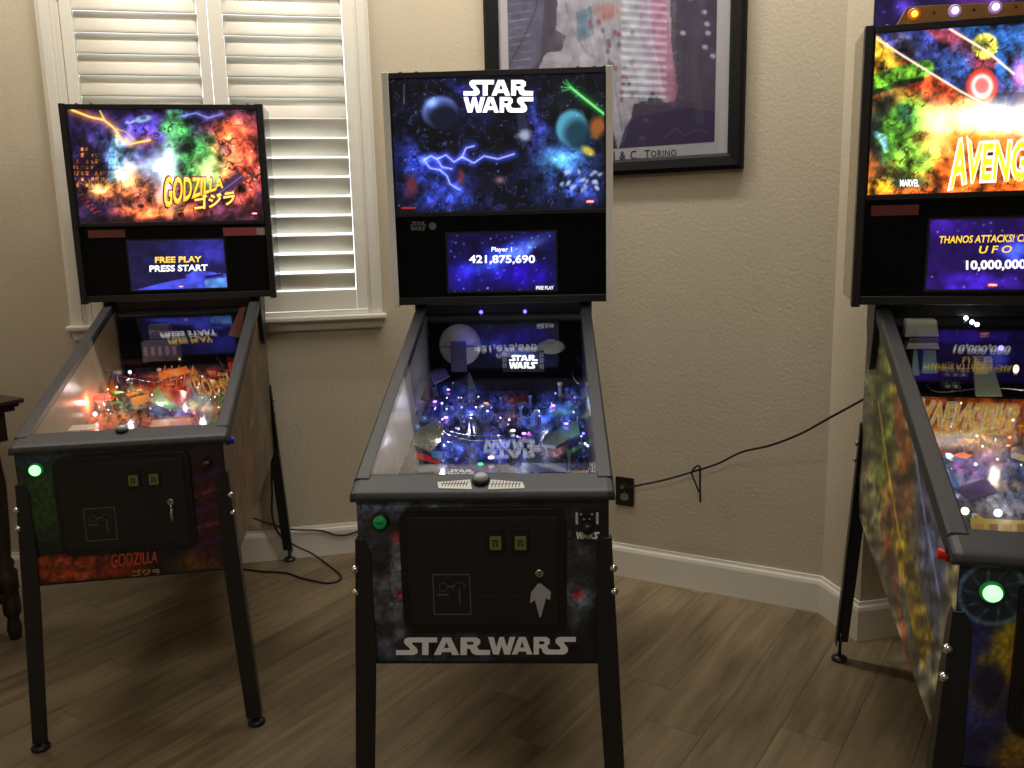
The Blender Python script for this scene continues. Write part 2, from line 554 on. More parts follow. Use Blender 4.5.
nt.links.new(oi.outputs['Random'], rv.inputs[0]); nt.links.new(add.outputs[0], rv.inputs[2])
cr = nt.nodes.new('ShaderNodeValToRGB')
cr.color_ramp.elements[0].position = 0.40; cr.color_ramp.elements[0].color = (*lin((90, 75, 54)), 1)
cr.color_ramp.elements[1].position = 0.80; cr.color_ramp.elements[1].color = (*lin((142, 124, 94)), 1)
nt.links.new(rv.outputs[0], cr.inputs[0]); nt.links.new(cr.outputs[0], b.inputs['Base Color'])
bp = nt.nodes.new('ShaderNodeBump'); bp.inputs['Strength'].default_value = 0.12; bp.inputs['Distance'].default_value = 0.002
nt.links.new(n1.outputs['Fac'], bp.inputs['Height']); nt.links.new(bp.outputs['Normal'], b.inputs['Normal'])

mb = MB()
mb.hexa([(p[0], p[1], -0.12) for p in ROOM], [(p[0], p[1], -0.006) for p in ROOM])
FLOOR = tag(mb.build('floor', mat('floor_joint', (84, 71, 52), 0.8)), kind='structure')
rnd = random.Random(5)
Bt = CORNER_BC - CORNER_AB; Bt = Bt / np.linalg.norm(Bt); Bn = np.array([Bt[1], -Bt[0], 0])   # room side of the return wall
PW, PL = 0.1755, 1.21
O = np.array([0.5239, 2.2337]) - PS * PW
npl = 0
for r in range(-22, 24):
    shiftl = rnd.uniform(0, PL) if r != 0 else 0.0
    for k in range(-5, 6):
        o = O + PS * (r * PW) + PD * (k * PL + shiftl)
        q = [o, o + PS * PW, o + PS * PW + PD * PL, o + PD * PL]
        c = sum(q) / 4
        if c[1] < 1.35 or c[1] > 4.5 or abs(c[0]) > 3.2: continue
        g = 0.0004
        q = [o + PS * g + PD * g, o + PS * (PW - g) + PD * g, o + PS * (PW - g) + PD * (PL - g), o + PS * g + PD * (PL - g)]
        for p, n in ((W0, WN), (CORNER_WA, AN), (W0, WT)):
            q = clip(q, p, n)
            if len(q) < 3: break
        if len(q) < 3: continue
        parts = [clip(q, CORNER_AB, Bn)]
        q2 = clip(q, CORNER_AB, -Bn)
        if len(q2) >= 3: parts.append(clip(q2, CORNER_BC, WN))
        parts = [p for p in parts if len(p) >= 3]
        if not parts: continue
        mb = MB()
        for p in parts:
            cen = sum(p) / len(p)
            if len(p) == 4 and len(parts) == 1 and False: pass
            mb.loft([[(*x, -0.006) for x in p], [(*x, -0.0008) for x in p], [(*(x + (cen - x) * 0.0025), 0.0) for x in p]])
        mb.build('plank', FM, FLOOR)
        npl += 1

# ------------------------------------------------------------------ skirting boards
def skirting(name, a, b, m0=0.0, m1=0.0):
    a, b = np.array(a), np.array(b)
    L = np.linalg.norm(b - a); t = (b - a) / L; n = np.array([t[1], -t[0], 0])
    prof = [(0, 0), (0.016, 0), (0.016, 0.112), (0.013, 0.124), (0.008, 0.131), (0.006, 0.142), (0, 0.142)]
    A = [a + n * d + t * (m0 * d) + np.array([0, 0, z]) for d, z in prof]
    B = [b + n * d - t * (m1 * d) + np.array([0, 0, z]) for d, z in prof]
    mb = MB(); mb.hexa(A, B)
    return tag(mb.build(name, TRIM), kind='structure')
skirting('baseboard_window', W0, CORNER_WA, 1.0, math.tan(math.radians(20)))
skirting('baseboard_poster', CORNER_WA, CORNER_AB, math.tan(math.radians(20)), math.tan(math.radians(23)))
skirting('baseboard_return', CORNER_AB, CORNER_BC, math.tan(math.radians(23)), -1.0)
skirting('baseboard_left', W_BACK, W0, 0, 1.0)
skirting('baseboard_right', CORNER_BC, C_END, -1.0, 0)

# ------------------------------------------------------------------ shuttered window
def wp(s, z, d=0.0):
    """point on the window wall: s along it, z up, d into the room"""
    return WP + WT * s + WN * d + np.array([0, 0, z])
def wbox(mb, s0, s1, z0, z1, d0, d1):
    A = [wp(s0, z0, d0), wp(s1, z0, d0), wp(s1, z0, d1), wp(s0, z0, d1)]
    B = [wp(s0, z1, d0), wp(s1, z1, d0), wp(s1, z1, d1), wp(s0, z1, d1)]
    mb.hexa(A, B); return mb
win = MB()
for d, k0, k1 in ((0.018, 0.0, 0.062), (0.026, 0.014, 0.050)):   # stepped casing
    wbox(win, -1.089 + k0, -1.089 + k1, 1.10, 2.66, 0, d)
    wbox(win, 0.188 - k1, 0.188 - k0, 1.10, 2.66, 0, d)
wbox(win, -1.089, 0.188, 2.62, 2.70, 0, 0.02)
wbox(win, -1.03, -1.005, 1.11, 2.62, -0.1, 0.012)
wbox(win, 0.13, 0.15, 1.11, 2.62, -0.1, 0.012)
wbox(win, -1.03, 0.15, 2.60, 2.62, -0.1, 0.012)
wbox(win, -1.03, 0.15, 1.10, 1.118, -0.1, 0.012)
window = tag(win.build('window_1', TRIM, bevel=0.003), kind='structure')
sl = MB(); wbox(sl, -1.102, 0.203, 1.078, 1.10, 0, 0.055)
sl.build('sill', TRIM, window, bevel=0.006)
ap = MB(); wbox(ap, -1.085, 0.186, 1.036, 1.078, 0, 0.022); ap.build('apron', TRIM, window, bevel=0.006)
gp = MB(); wbox(gp, -1.03, 0.15, 1.11, 2.62, -0.095, -0.09); gp.build('pane', glass_mat('window_glass'), window)
def shutter(label, s0, s1, ls0, ls1, zb=1.122, zt=2.596):
    root = empty('shutter_panel', tuple(wp((s0 + s1) / 2, zb)))
    tag(root, label, 'shutter', 'plantation shutter panels of the window')
    def loc(mb, name, m, bevel=0.002, parent=None):
        o = mb.build(name, m, None, bevel)
        o.parent = parent or root
        off = np.array(root.location)
        me = o.data
        for v in me.vertices: v.co = Vector(np.array(v.co) - off)
        return o
    for a, c in ((s0, ls0 - 0.002), (ls1 + 0.002, s1)):
        m_ = MB(); wbox(m_, a + 0.0012, c, zb, zt, -0.014, 0.014); loc(m_, 'stile', SHUT)
    m_ = MB(); wbox(m_, ls0 - 0.002, ls1 + 0.002, zb, 1.207, -0.014, 0.014); loc(m_, 'rail', SHUT)
    m_ = MB(); wbox(m_, ls0 - 0.002, ls1 + 0.002, 2.485, zt, -0.014, 0.014); loc(m_, 'rail', SHUT)
    z = 1.247; i = 0
    while z < 2.47:
        op = z < 1.93
        a = math.radians(54 if op else 180 - 73)              # lower blades: room edge up; upper blades: room edge down, closed
        hw, th = 0.0445, 0.0055
        prof = []
        for k in range(16):
            q = 2 * math.pi * k / 16
            x, y = hw * math.cos(q), th * math.sin(q)
            prof.append((x * math.cos(a) - y * math.sin(a), x * math.sin(a) + y * math.cos(a)))
        m_ = MB()
        m_.loft([[wp(ls0, z + pz, pd) for pd, pz in prof], [wp(ls1, z + pz, pd) for pd, pz in prof]], True)
        loc(m_, 'louver', SHUT, 0)
        z += 0.0805; i += 1
    for z in (1.35, 1.87, 2.4):
        se = s0 if s0 < -0.6 else s1
        m_ = MB(); wbox(m_, se - 0.006, se + 0.006, z - 0.03, z + 0.03, 0.012, 0.017); loc(m_, 'hinge', SHUT, 0.001)
    return root
shutter('white louvered shutter panel on the left half of the window', -1.004, -0.4565, -0.958, -0.497)
shutter('white louvered shutter panel on the right half, with light between its slats', -0.4535, 0.129, -0.396, 0.0768)
# small high window in the side wall (seen mirrored in the poster glass)
def lp(s, z, d=0.0):
    return W0 + LWD * s + WT * d + np.array([0, 0, z])
def lbox(mb, s0, s1, z0, z1, d0, d1):
    mb.hexa([lp(s0, z0, d0), lp(s1, z0, d0), lp(s1, z0, d1), lp(s0, z0, d1)], [lp(s0, z1, d0), lp(s1, z1, d0), lp(s1, z1, d1), lp(s0, z1, d1)]); return mb
hwn = MB()
for s0, s1, z0, z1 in ((HW[0] - .05, HW[0], HW[2] - .05, HW[3] + .05), (HW[1], HW[1] + .05, HW[2] - .05, HW[3] + .05), (HW[0], HW[1], HW[3], HW[3] + .05), (HW[0], HW[1], HW[2] - .05, HW[2])):
    lbox(hwn, s0, s1, z0, z1, 0, 0.02)
hw_o = tag(hwn.build('window_2', TRIM), kind='structure')
z = HW[2] + 0.03
while z < HW[3]:
    q = MB()
    q.hexa([lp(HW[0], z, -.03), lp(HW[1], z, -.03), lp(HW[1], z + .018, .012), lp(HW[0], z + .018, .012)], [lp(HW[0], z + .003, -.03), lp(HW[1], z + .003, -.03), lp(HW[1], z + .021, .012), lp(HW[0], z + .021, .012)])
    q.build('slat', SHUT, hw_o)
    z += 0.056
# ------------------------------------------------------------------ pinball machines
BLACK = mat('black_powder_coat', (24, 24, 26), 0.42)
RAILM = mat('charcoal_rail', (43, 43, 45), 0.5, bump=(400, 0.08, 0.001))
BLACKPL = mat('black_plastic', (16, 16, 17), 0.38)
PANEL = mat('speaker_cloth', (12, 12, 13), 0.9, spec=0.1, bump=(900, 0.3, 0.001))
CHROME = mat('chrome', (215, 215, 215), 0.16, 1.0)
STEEL = mat('brushed_steel', (176, 176, 174), 0.3, 1.0)
WIRE = mat('wire_ramp_steel', (200, 202, 210), 0.12, 1.0)
IVORY = mat('ivory_trim', (246, 242, 232), 0.5)
GLASS = glass_mat('playfield_glass', base=0.075)
CLEAR = glass_mat('clear_ramp_plastic', (0.86, 0.9, 0.96), base=0.10)
INNER = mat('cabinet_inside', (70, 66, 62), 0.4)
TOPZ = lambda y: 0.878 + 0.270 * y                           # top edge of the cabinet sides
RAILZ = lambda y: 0.902 + 0.278 * y
PFZ = lambda y: 0.770 + 0.114 * y                             # playfield board
CB, HWD, LEN = 0.4987, 0.272, 1.30
BX, BZ0, BZ1, BY0, BY1 = 0.356, 1.199, 1.916, 1.0, 1.235

class Mach:
    def __init__(s, x, y, yaw, tilt):
        s.T = np.array([x, y, 0.0])
        cz, sz, cx, sx = math.cos(yaw), math.sin(yaw), math.cos(tilt), math.sin(tilt)
        s.R = np.array([[cz, -sz, 0], [sz, cz, 0], [0, 0, 1]]) @ np.array([[1, 0, 0], [0, cx, -sx], [0, sx, cx]])
        s.yaw, s.tilt = yaw, tilt
    def w(s, P):
        return np.asarray(P) @ s.R.T + s.T
    def hit(s, u, v, n, c):
        o = s.R.T @ (CAM - s.T); d = s.R.T @ ray(u, v)
        n = np.array(n, float)
        return o + d * ((c - n @ o) / (n @ d))
    def f(s, u, v, y=0.0):
        return s.hit(u, v, (0, 1, 0), y)
    def pf(s, u, v, up=0.0):
        return s.hit(u, v, (0, -0.114, 1), 0.770 + up)
MG = Mach(-1.0925, 2.3147, 0.1745, 0.0153)
MS = Mach(-0.0706, 1.7797, -0.0460, 0.0171)
MR = Mach(1.0198, 1.3122, -0.2714, 0.0268)

# --- printed art -----------------------------------------------------------------------------
def art_fire(U, V):
    a = Art(U, V, (34, 24, 60))
    a.glow(150, 128, 60, 24, (60, 44, 140), 0.9)
    a.glow(118, 152, 24, 24, (120, 190, 235), 0.8, warp=8, seed=3)
    a.glow(243, 168, 26, 60, (255, 84, 12), 1.0, warp=14, seed=4)
    a.glow(228, 132, 32, 18, (250, 96, 20), 0.9, warp=10, seed=5)
    a.glow(128, 182, 26, 20, (255, 150, 40), 1.0, warp=10, seed=6)
    a.glow(98, 190, 20, 12, (255, 140, 30), 1.0, warp=6, seed=7)
    a.glow(150, 196, 70, 18, (190, 80, 16), 0.8, warp=14, seed=31); a.glow(215, 160, 22, 26, (255, 190, 60), 0.7, warp=12, seed=32)
    a.glow(160, 213, 60, 11, (255, 96, 10), 1.1, warp=8, seed=8)
    for x, w_, h in ((72, 7, 30), (80, 9, 44), (90, 8, 36), (99, 6, 26)):       # dark skyline with lit windows
        a.poly([(x, 190), (x, 190 - h), (x + w_, 188 - h), (x + w_, 190)], (40, 20, 40), .85)
        for i in range(int(h / 6)):
            for j in range(2):
                if (i * 3 + j + x) % 4: a.poly([(x + 1.2 + j * w_ / 2, 187 - i * 6), (x + j * w_ / 2 + w_ / 2 - .6, 187 - i * 6), (x + j * w_ / 2 + w_ / 2 - .6, 183.5 - i * 6), (x + 1.2 + j * w_ / 2, 183.5 - i * 6)], (250, 140, 50), .85)
    a.poly([(107, 182), (111, 138), (117, 128), (122, 140), (125, 182)], (100, 165, 200), 0.75)
    a.poly([(113, 182), (116, 134), (119, 150), (120, 182)], (190, 225, 240), 0.6)
    a.blob(90, 208, 26, 12, (34, 22, 50), 0.4, 0.92, rot=0.4)
    for k in range(6):
        a.line([(78 + k * 3.2, 196 + k * 3.4), (83 + k * 3.2, 194 + k * 3.4)], 1.6, (150, 40, 30), .8)
    a.blob(194, 158, 24, 34, (66, 150, 76), 0.35, 0.97, rot=-0.5, warp=14, seed=12)   # rolling green smoke
    a.blob(176, 128, 13, 15, (80, 170, 90), 0.4, 0.95, warp=8, seed=14)
    a.chunks(0.10, 0.55, 21, 4)
    a.grain(0.3, 0.3, 0.4, 2)
    a.ink(0.085, 0.03, (20, 14, 22), 0.75, 5)
    a.glow(167, 172, 14, 36, (225, 252, 255), 1.2, warp=6, seed=17)
    a.glow(146, 166, 28, 14, (190, 232, 255), 0.7, warp=8, seed=18)
    a.glow(205, 172, 16, 16, (255, 220, 130), 1.0, warp=8, seed=19)
    a.glow(124, 178, 14, 12, (255, 210, 120), 0.9, warp=8, seed=20)
    a.glow(98, 189, 9, 6, (255, 230, 150), 1.0)
    for k in range(9):
        a.line([(156, 216), (122 + k * 10, 196 + abs(k - 4) * 3)], 0.8, (255, 180, 70), 0.6)
        a.line([(98, 190), (78 + k * 5, 176 + abs(k - 4) * 1.5)], 0.8, (255, 200, 90), 0.5)
    a.line([(72, 110), (90, 117), (104, 120), (114, 128), (120, 138), (130, 144), (150, 140)], 2.0, (255, 225, 110), 1, (5, (150, 80, 10)))
    a.line([(100, 111), (104, 119)], 1.4, (255, 220, 100)); a.line([(114, 128), (126, 132), (134, 140)], 1.2, (255, 190, 80), .9)
    a.line([(182, 116), (196, 113), (208, 118), (222, 114)], 1.0, (170, 190, 255), .7, (3, (50, 60, 140)))
    for x, y, r in ((143, 119, 9), (130, 122, 5)):
        a.blob(x, y, r, r * .38, (150, 180, 235), 0.25, 0.9, rot=-0.2); a.blob(x, y - 1.5, r * .4, r * .25, (60, 70, 120), 0.3, 0.8)
    a.poly([(214, 190), (240, 172), (245, 180), (218, 200)], (60, 44, 84), 0.85); a.line([(218, 194), (242, 176)], 1, (150, 130, 190), .7)
    a.stars(14, (247, 150, 262, 190), (90, 170, 200), 3)
    a.blob(165, 222, 110, 4, (30, 12, 14), .6, .6)
    return a
def art_space(U, V):
    a = Art(U, V, (9, 10, 22))
    a.glow(420, 160, 30, 46, (46, 66, 200), 0.9, warp=14, seed=1)
    a.glow(470, 196, 60, 22, (56, 76, 205), 0.9, warp=16, seed=2)
    a.glow(470, 100, 30, 30, (34, 36, 120), 0.7, warp=12, seed=3)
    a.glow(562, 165, 36, 36, (60, 100, 200), 0.9, warp=14, seed=4)
    a.glow(585, 192, 28, 16, (64, 84, 195), 0.9, warp=10, seed=5)
    a.glow(535, 120, 12, 50, (60, 70, 190), 0.6, warp=10, seed=6)
    a.blob(440, 130, 27, 34, (9, 10, 20), 0.35, 0.95, warp=12, seed=7)          # dark dust clouds
    a.blob(497, 150, 15, 24, (9, 9, 18), 0.4, 0.85, warp=9, seed=8)
    a.blob(497, 190, 28, 18, (9, 10, 20), 0.4, 0.9, warp=9, seed=9)
    a.blob(578, 100, 34, 16, (18, 24, 24), 0.5, 0.8, warp=9, seed=10)
    a.chunks(0.10, 0.5, 22, 4); a.grain(0.35, 0.35, 0.4, 5)
    a.ink(0.07, 0.02, (8, 8, 20), 0.8, 6); a.ink(0.09, 0.008, (120, 150, 235), 0.35, 16)
    a.blob(440, 112, 18, 16, (92, 116, 186), 0.12, 0.9)                         # a pale moon
    a.blob(444, 118, 17, 14, (12, 14, 32), 0.3, 0.95)
    a.glow(432, 103, 8, 7, (130, 160, 235), 0.6)
    a.blob(572, 128, 16, 18, (80, 154, 180), 0.12, 0.95)                        # a teal moon
    a.blob(578, 135, 14, 16, (20, 46, 60), 0.3, 0.9)
    a.glow(562, 158, 24, 12, (80, 160, 190), 0.9, warp=8, seed=12)
    a.blob(598, 128, 8, 10, (160, 92, 40), 0.4, 0.85, warp=5, seed=13)
    a.blob(588, 151, 7, 4, (200, 184, 76), 0.4, 0.9, rot=0.5)
    L = (190, 205, 255)
    for pts in ([(424, 160), (431, 156), (437, 159), (446, 155), (454, 162), (462, 157), (474, 163), (484, 156), (498, 159), (514, 154)], [(424, 160), (430, 168), (440, 170), (447, 176), (450, 184), (460, 190)], [(437, 159), (442, 167), (452, 169)], [(462, 157), (466, 148), (474, 146)]):
        a.line(pts, 1.2, L, .95, (4, (50, 64, 190)))
    a.line([(570, 87), (604, 114)], 2.0, (130, 235, 140), 1, (4, (20, 120, 30)))
    for dx, dy in ((-9, -6), (-11, -1), (-10, 3), (-6, -8)):
        a.line([(572, 88), (572 + dx, 88 + dy)], 1.0, (90, 210, 110), .8)
    a.blob(410, 186, 6, 11, (110, 38, 36), 0.5, 0.75, warp=4, seed=15)
    a.blob(461, 177, 3, 8, (120, 44, 44), 0.5, 0.7)
    a.line([(404, 84), (404, 104)], 0.9, (120, 126, 140), .7)
    rn = random.Random(4)
    for k in range(22):
        a.blob(560 + rn.uniform(0, 40), 178 + rn.uniform(-8, 14), 1.6, 2.6, (170, 184, 225), 0.5, 0.75, rot=rn.uniform(0, 3))
    a.poly([(517, 120), (520, 90), (524, 88), (526, 118), (530, 140), (522, 150)], (40, 44, 66), 0.8)
    a.blob(524, 135, 6, 5, (190, 200, 225), 0.5, 0.7, warp=4, seed=18)
    a.glow(500, 180, 7, 5, (200, 130, 150), 0.6)
    a.stars(46, (392, 78, 602, 210), (120, 130, 190), 8, 0.7)
    a.line([(402, 208), (415, 208)], 1.4, (190, 40, 40))
    return a
def art_burst(U, V):
    a = Art(U, V, (26, 30, 66))
    a.glow(905, 45, 40, 14, (90, 80, 170), 0.7, warp=8, seed=1)
    a.poly([(866, 36), (1020, 130), (1400, 130), (1400, 210), (850, 210)], (214, 92, 28))
    a.poly([(872, 32), (905, 57), (866, 100)], (214, 160, 44))
    a.poly([(905, 57), (964, 92), (940, 110), (893, 88)], (196, 62, 34), 0.9)
    a.poly([(900, 26), (955, 26), (1010, 92), (962, 92), (905, 56)], (52, 60, 130), 0.9)
    a.poly([(955, 26), (1400, 20), (1400, 110), (1012, 92)], (40, 86, 156), 0.95)
    a.poly([(925, 30), (955, 29), (1000, 60), (985, 80)], (150, 44, 40), 0.7)
    a.blob(985, 46, 13, 13, (214, 206, 74), 0.1, 0.95)
    a.blob(884, 134, 22, 46, (20, 34, 28), 0.4, 0.95, warp=10, seed=4)
    a.line([(868, 86), (900, 74), (926, 68)], 17, (92, 154, 40), 0.97)          # green bands of paint
    a.line([(868, 95), (902, 83), (922, 79)], 5, (20, 48, 22), 0.9)
    a.blob(904, 128, 21, 34, (80, 144, 42), 0.3, 0.97, rot=0.3, warp=14, seed=6)
    a.blob(914, 160, 19, 20, (124, 180, 58), 0.35, 0.95, warp=10, seed=7)
    a.blob(906, 112, 9, 8, (40, 100, 70), 0.4, 0.8, warp=5, seed=27)
    a.blob(900, 182, 30, 7, (30, 56, 40), 0.5, 0.85)
    a.blob(878, 187, 14, 8, (226, 160, 30), 0.4, 0.9, warp=5, seed=8)
    for r in (.6, 1.0, 1.4):
        a.blob(876 + r * 6, 132 + r * 8, 9, 3, (130, 194, 196), 0.3, 0.8, rot=r)
    a.blob(955, 64, 15, 18, (56, 84, 158), 0.4, 0.9, warp=7, seed=9)
    a.blob(905, 44, 12, 12, (100, 90, 110), 0.5, 0.7, warp=8, seed=29)
    a.chunks(0.11, 0.5, 23, 4); a.grain(0.35, 0.35, 0.35, 12)
    a.ink(0.09, 0.028, (22, 16, 14), 0.75, 11)
    a.blob(982, 86, 16, 17, (206, 60, 44), 0.1, 0.92); a.blob(982, 86, 11, 12, (236, 226, 220), 0.15, 0.9); a.blob(982, 86, 7, 8, (200, 90, 90), 0.2, 0.9)
    a.glow(990, 120, 62, 24, (255, 246, 205), 1.4, warp=8, seed=10)
    a.glow(938, 130, 18, 34, (255, 224, 130), 0.9, warp=10, seed=11)
    a.glow(1050, 100, 40, 60, (255, 200, 120), 0.7)
    a.glow(1020, 74, 10, 18, (230, 60, 200), 0.8)
    a.line([(872, 36), (905, 57), (960, 91), (1000, 112)], 1.6, (255, 236, 200))
    a.line([(950, 29), (988, 52), (1014, 74)], 1.8, (255, 240, 210))
    a.blob(985, 140, 40, 7, (236, 120, 20), 0.6, 0.8, warp=5, seed=13)
    for k in range(12):
        a.line([(990, 120), (990 - 60 + k * 10, 150 + (k % 3) * 4)], .8, (255, 210, 110), .3)
    return a
def art_front_fire(U, V):
    a = Art(U, V, (20, 15, 26))
    a.blob(45, 500, 34, 40, (36, 56, 26), 0.5, 1.0, warp=10, seed=1)
    a.blob(38, 458, 24, 12, (36, 52, 70), 0.5, 0.8)
    a.poly([(14, 560), (110, 548), (110, 600), (14, 600)], (92, 34, 18), 0.9)
    for k in range(6):
        a.blob(40 + k % 3 * 22, 562 + k // 3 * 13, 11, 5, (150, 62, 26), 0.4, 0.8, rot=-0.3)
    a.blob(120, 570, 26, 12, (100, 30, 12), 0.5, 0.9)
    a.blob(200, 568, 24, 12, (96, 60, 20), 0.7, 0.8, warp=10, seed=3)
    a.blob(206, 500, 18, 50, (58, 20, 34), 0.5, 0.9, warp=8, seed=4)
    for k in range(5):
        a.line([(196, 478 + k * 17), (222, 470 + k * 17)], 4, (96, 42, 40) if k % 2 else (50, 30, 84), 0.7)
    a.line([(66, 452), (220, 440)], 6, (40, 52, 92), 0.7)
    a.grain(0.3, 0.3, 0.7, 5)
    return a
def art_front_space(U, V):
    a = Art(U, V, (40, 43, 50))
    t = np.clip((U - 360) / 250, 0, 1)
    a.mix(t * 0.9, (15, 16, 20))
    a.glow(400, 506, 90, 14, (46, 56, 72), 0.9)
    a.blob(398, 506, 36, 10, (84, 92, 108), 0.8, 0.7)
    a.glow(390, 655, 60, 26, (26, 28, 36), 0.9)
    a.glow(460, 660, 80, 12, (20, 24, 34), 0.8)
    a.blob(366, 532, 9, 22, (62, 66, 72), 0.5, 0.8, warp=6, seed=1)
    a.blob(400, 537, 9, 6, (150, 58, 54), 0.5, 0.9)
    a.blob(386, 600, 18, 36, (88, 92, 100), 0.5, 0.85, warp=12, seed=2); a.blob(398, 560, 8, 14, (104, 106, 110), 0.5, 0.8, warp=6, seed=12)
    a.blob(383, 556, 8, 20, (26, 27, 32), 0.6, 0.85)
    a.blob(578, 590, 14, 34, (84, 90, 100), 0.5, 0.8, warp=11, seed=3)
    a.blob(585, 556, 13, 12, (52, 56, 62), 0.6, 0.8, warp=5, seed=4)
    a.blob(577, 594, 5, 5, (150, 30, 46), 0.6, 0.9)
    a.blob(400, 594, 5, 5, (130, 30, 40), 0.6, 0.8)
    a.chunks(0.06, 0.45, 7, 4); a.ink(0.06, 0.02, (16, 17, 20), 0.6, 9)
    a.grain(0.25, 0.25, 0.4, 5); a.grain(0.8, 0.5, 0.2, 6)
    return a
def art_front_burst(U, V):
    a = Art(U, V, (26, 24, 44))
    a.blob(975, 690, 26, 60, (38, 44, 92), 0.6, 0.9, warp=10, seed=1)
    a.blob(1005, 655, 20, 50, (120, 104, 24), 0.4, 0.95, rot=0.4, warp=10, seed=2)
    a.blob(1012, 750, 22, 20, (110, 84, 24), 0.5, 0.8, warp=8, seed=5)
    a.blob(990, 686, 17, 24, (24, 20, 40), 0.3, 0.95)
    a.blob(985, 742, 24, 12, (28, 24, 50), 0.4, 0.9, rot=-0.4)
    a.blob(1024, 670, 12, 24, (110, 38, 22), 0.5, 0.8)
    a.blob(993, 594, 34, 30, (24, 30, 36), 0.1, 0.9)
    d = a.rad(993, 594, 34, 30)
    a.mix(np.clip(1.5 - np.abs(d - 1) * 14, 0, 1) * 0.9, (70, 96, 116))
    for k in range(10):
        q = 2 * math.pi * k / 10
        a.line([(993 + 17 * math.cos(q), 594 + 15 * math.sin(q)), (993 + 32 * math.cos(q + .18), 594 + 28 * math.sin(q + .18))], 1.6, (58, 78, 96), 0.8)
    a.grain(0.3, 0.3, 0.5, 5)
    return a
def art_side_burst(U, V):
    a = Art(U, V, (98, 98, 86))
    st = fbm(U * 0.10 + V * 0.012, V * 0.010, 3)
    a.blob(884, 430, 12, 80, (96, 112, 50), 0.6, 0.95, warp=8, seed=1)
    a.blob(905, 420, 10, 90, (136, 120, 54), 0.5, 0.95, rot=-0.12, warp=8, seed=2)
    a.blob(903, 440, 6, 60, (112, 62, 38), 0.5, 0.9, rot=-0.1, warp=6, seed=3)
    a.blob(895, 530, 12, 60, (120, 76, 44), 0.6, 0.9, warp=8, seed=4)
    a.blob(925, 520, 8, 70, (66, 74, 112), 0.6, 0.9, rot=-0.1, warp=6, seed=5)
    a.blob(936, 580, 12, 60, (64, 72, 96), 0.6, 0.9, warp=6, seed=6)
    a.poly([(889, 530), (904, 522), (934, 640), (922, 670)], (136, 118, 40), 0.9)
    for k in range(9):
        a.line([(896 + k * 3.2, 536 + k * 13), (908 + k * 3.2, 540 + k * 13)], 2.4, (60, 44, 24), 0.8)
    a.line([(886, 540), (914, 690)], 5, (140, 66, 44), 0.8)
    a.mix((st > 0.58) * 0.25, (150, 132, 90)); a.mix((st < 0.38) * 0.35, (52, 48, 40))
    a.chunks(0.09, 0.5, 14, 4); a.ink(0.07, 0.03, (30, 24, 22), 0.7, 15)
    a.line([(878, 400), (888, 470), (900, 540)], 2, (170, 150, 70), .7); a.line([(912, 430), (922, 500), (940, 600)], 2.4, (120, 130, 170), .7)
    a.c = np.clip((a.c - a.c.mean(1, keepdims=True)) * 1.35 + a.c.mean(1, keepdims=True), 0, 255)
    a.grain(0.3, 0.06, 0.4, 8)
    return a
def art_side_fire(U, V):
    a = Art(U, V, (84, 66, 46))
    a.blob(252, 450, 9, 70, (106, 70, 44), 0.8, 0.9, warp=6, seed=1)
    a.blob(240, 500, 8, 60, (98, 66, 36), 0.8, 0.9, warp=6, seed=2)
    a.blob(262, 430, 7, 80, (78, 72, 58), 0.8, 0.8)
    a.line([(246, 434), (256, 418)], 1.6, (130, 116, 90), 0.7)
    a.grain(0.4, 0.05, 0.5, 3)
    return a
def art_pf_space(U, V):
    a = Art(U, V, (30, 34, 74))
    a.glow(470, 390, 60, 40, (40, 36, 110), 0.8, warp=14, seed=1)
    a.glow(545, 410, 40, 34, (30, 60, 130), 0.9, warp=14, seed=2)
    a.glow(480, 446, 40, 16, (30, 50, 140), 0.9, warp=10, seed=3)
    a.blob(480, 424, 30, 9, (46, 44, 52), 0.6, 0.8)
    a.blob(512, 416, 12, 8, (96, 60, 62), 0.6, 0.8, warp=5, seed=4)
    a.blob(520, 398, 12, 5, (150, 44, 40), 0.6, 0.85, warp=4, seed=5)
    a.blob(556, 452, 14, 8, (150, 96, 90), 0.6, 0.8, warp=4, seed=6)
    a.blob(430, 400, 22, 30, (70, 56, 110), 0.7, 0.7, warp=8, seed=7)
    a.grain(0.22, 0.22, 0.7, 8); a.grain(0.5, 0.5, 0.5, 9)
    n = fbm(U * 0.16, V * 0.2, 21)
    a.mix((np.abs(n - 0.5) < 0.012) * 0.4, (150, 190, 235))
    a.chunks(0.09, 0.5, 31)
    a.stars(26, (405, 380, 590, 466), (150, 150, 220), 5, 1.0)
    return a
def art_pf_fire(U, V):
    a = Art(U, V, (84, 44, 34))
    a.glow(150, 400, 40, 20, (70, 60, 40), 0.7, warp=10, seed=1)
    a.blob(125, 405, 30, 12, (76, 110, 96), 0.7, 0.75, warp=10, seed=2)
    a.blob(165, 390, 26, 9, (190, 70, 30), 0.5, 0.9, warp=10, seed=3)
    a.blob(185, 402, 22, 7, (200, 190, 60), 0.5, 0.8, warp=8, seed=4)
    a.blob(172, 412, 20, 6, (80, 96, 190), 0.6, 0.8, warp=6, seed=5)
    a.blob(172, 423, 26, 5, (206, 120, 70), 0.6, 0.85, warp=6, seed=6)
    a.blob(120, 418, 24, 7, (150, 84, 40), 0.6, 0.8, warp=6, seed=7)
    a.blob(200, 378, 26, 12, (120, 40, 40), 0.6, 0.8, warp=8, seed=8)
    a.grain(0.25, 0.25, 0.7, 9); a.grain(0.5, 0.5, 0.4, 10)
    return a
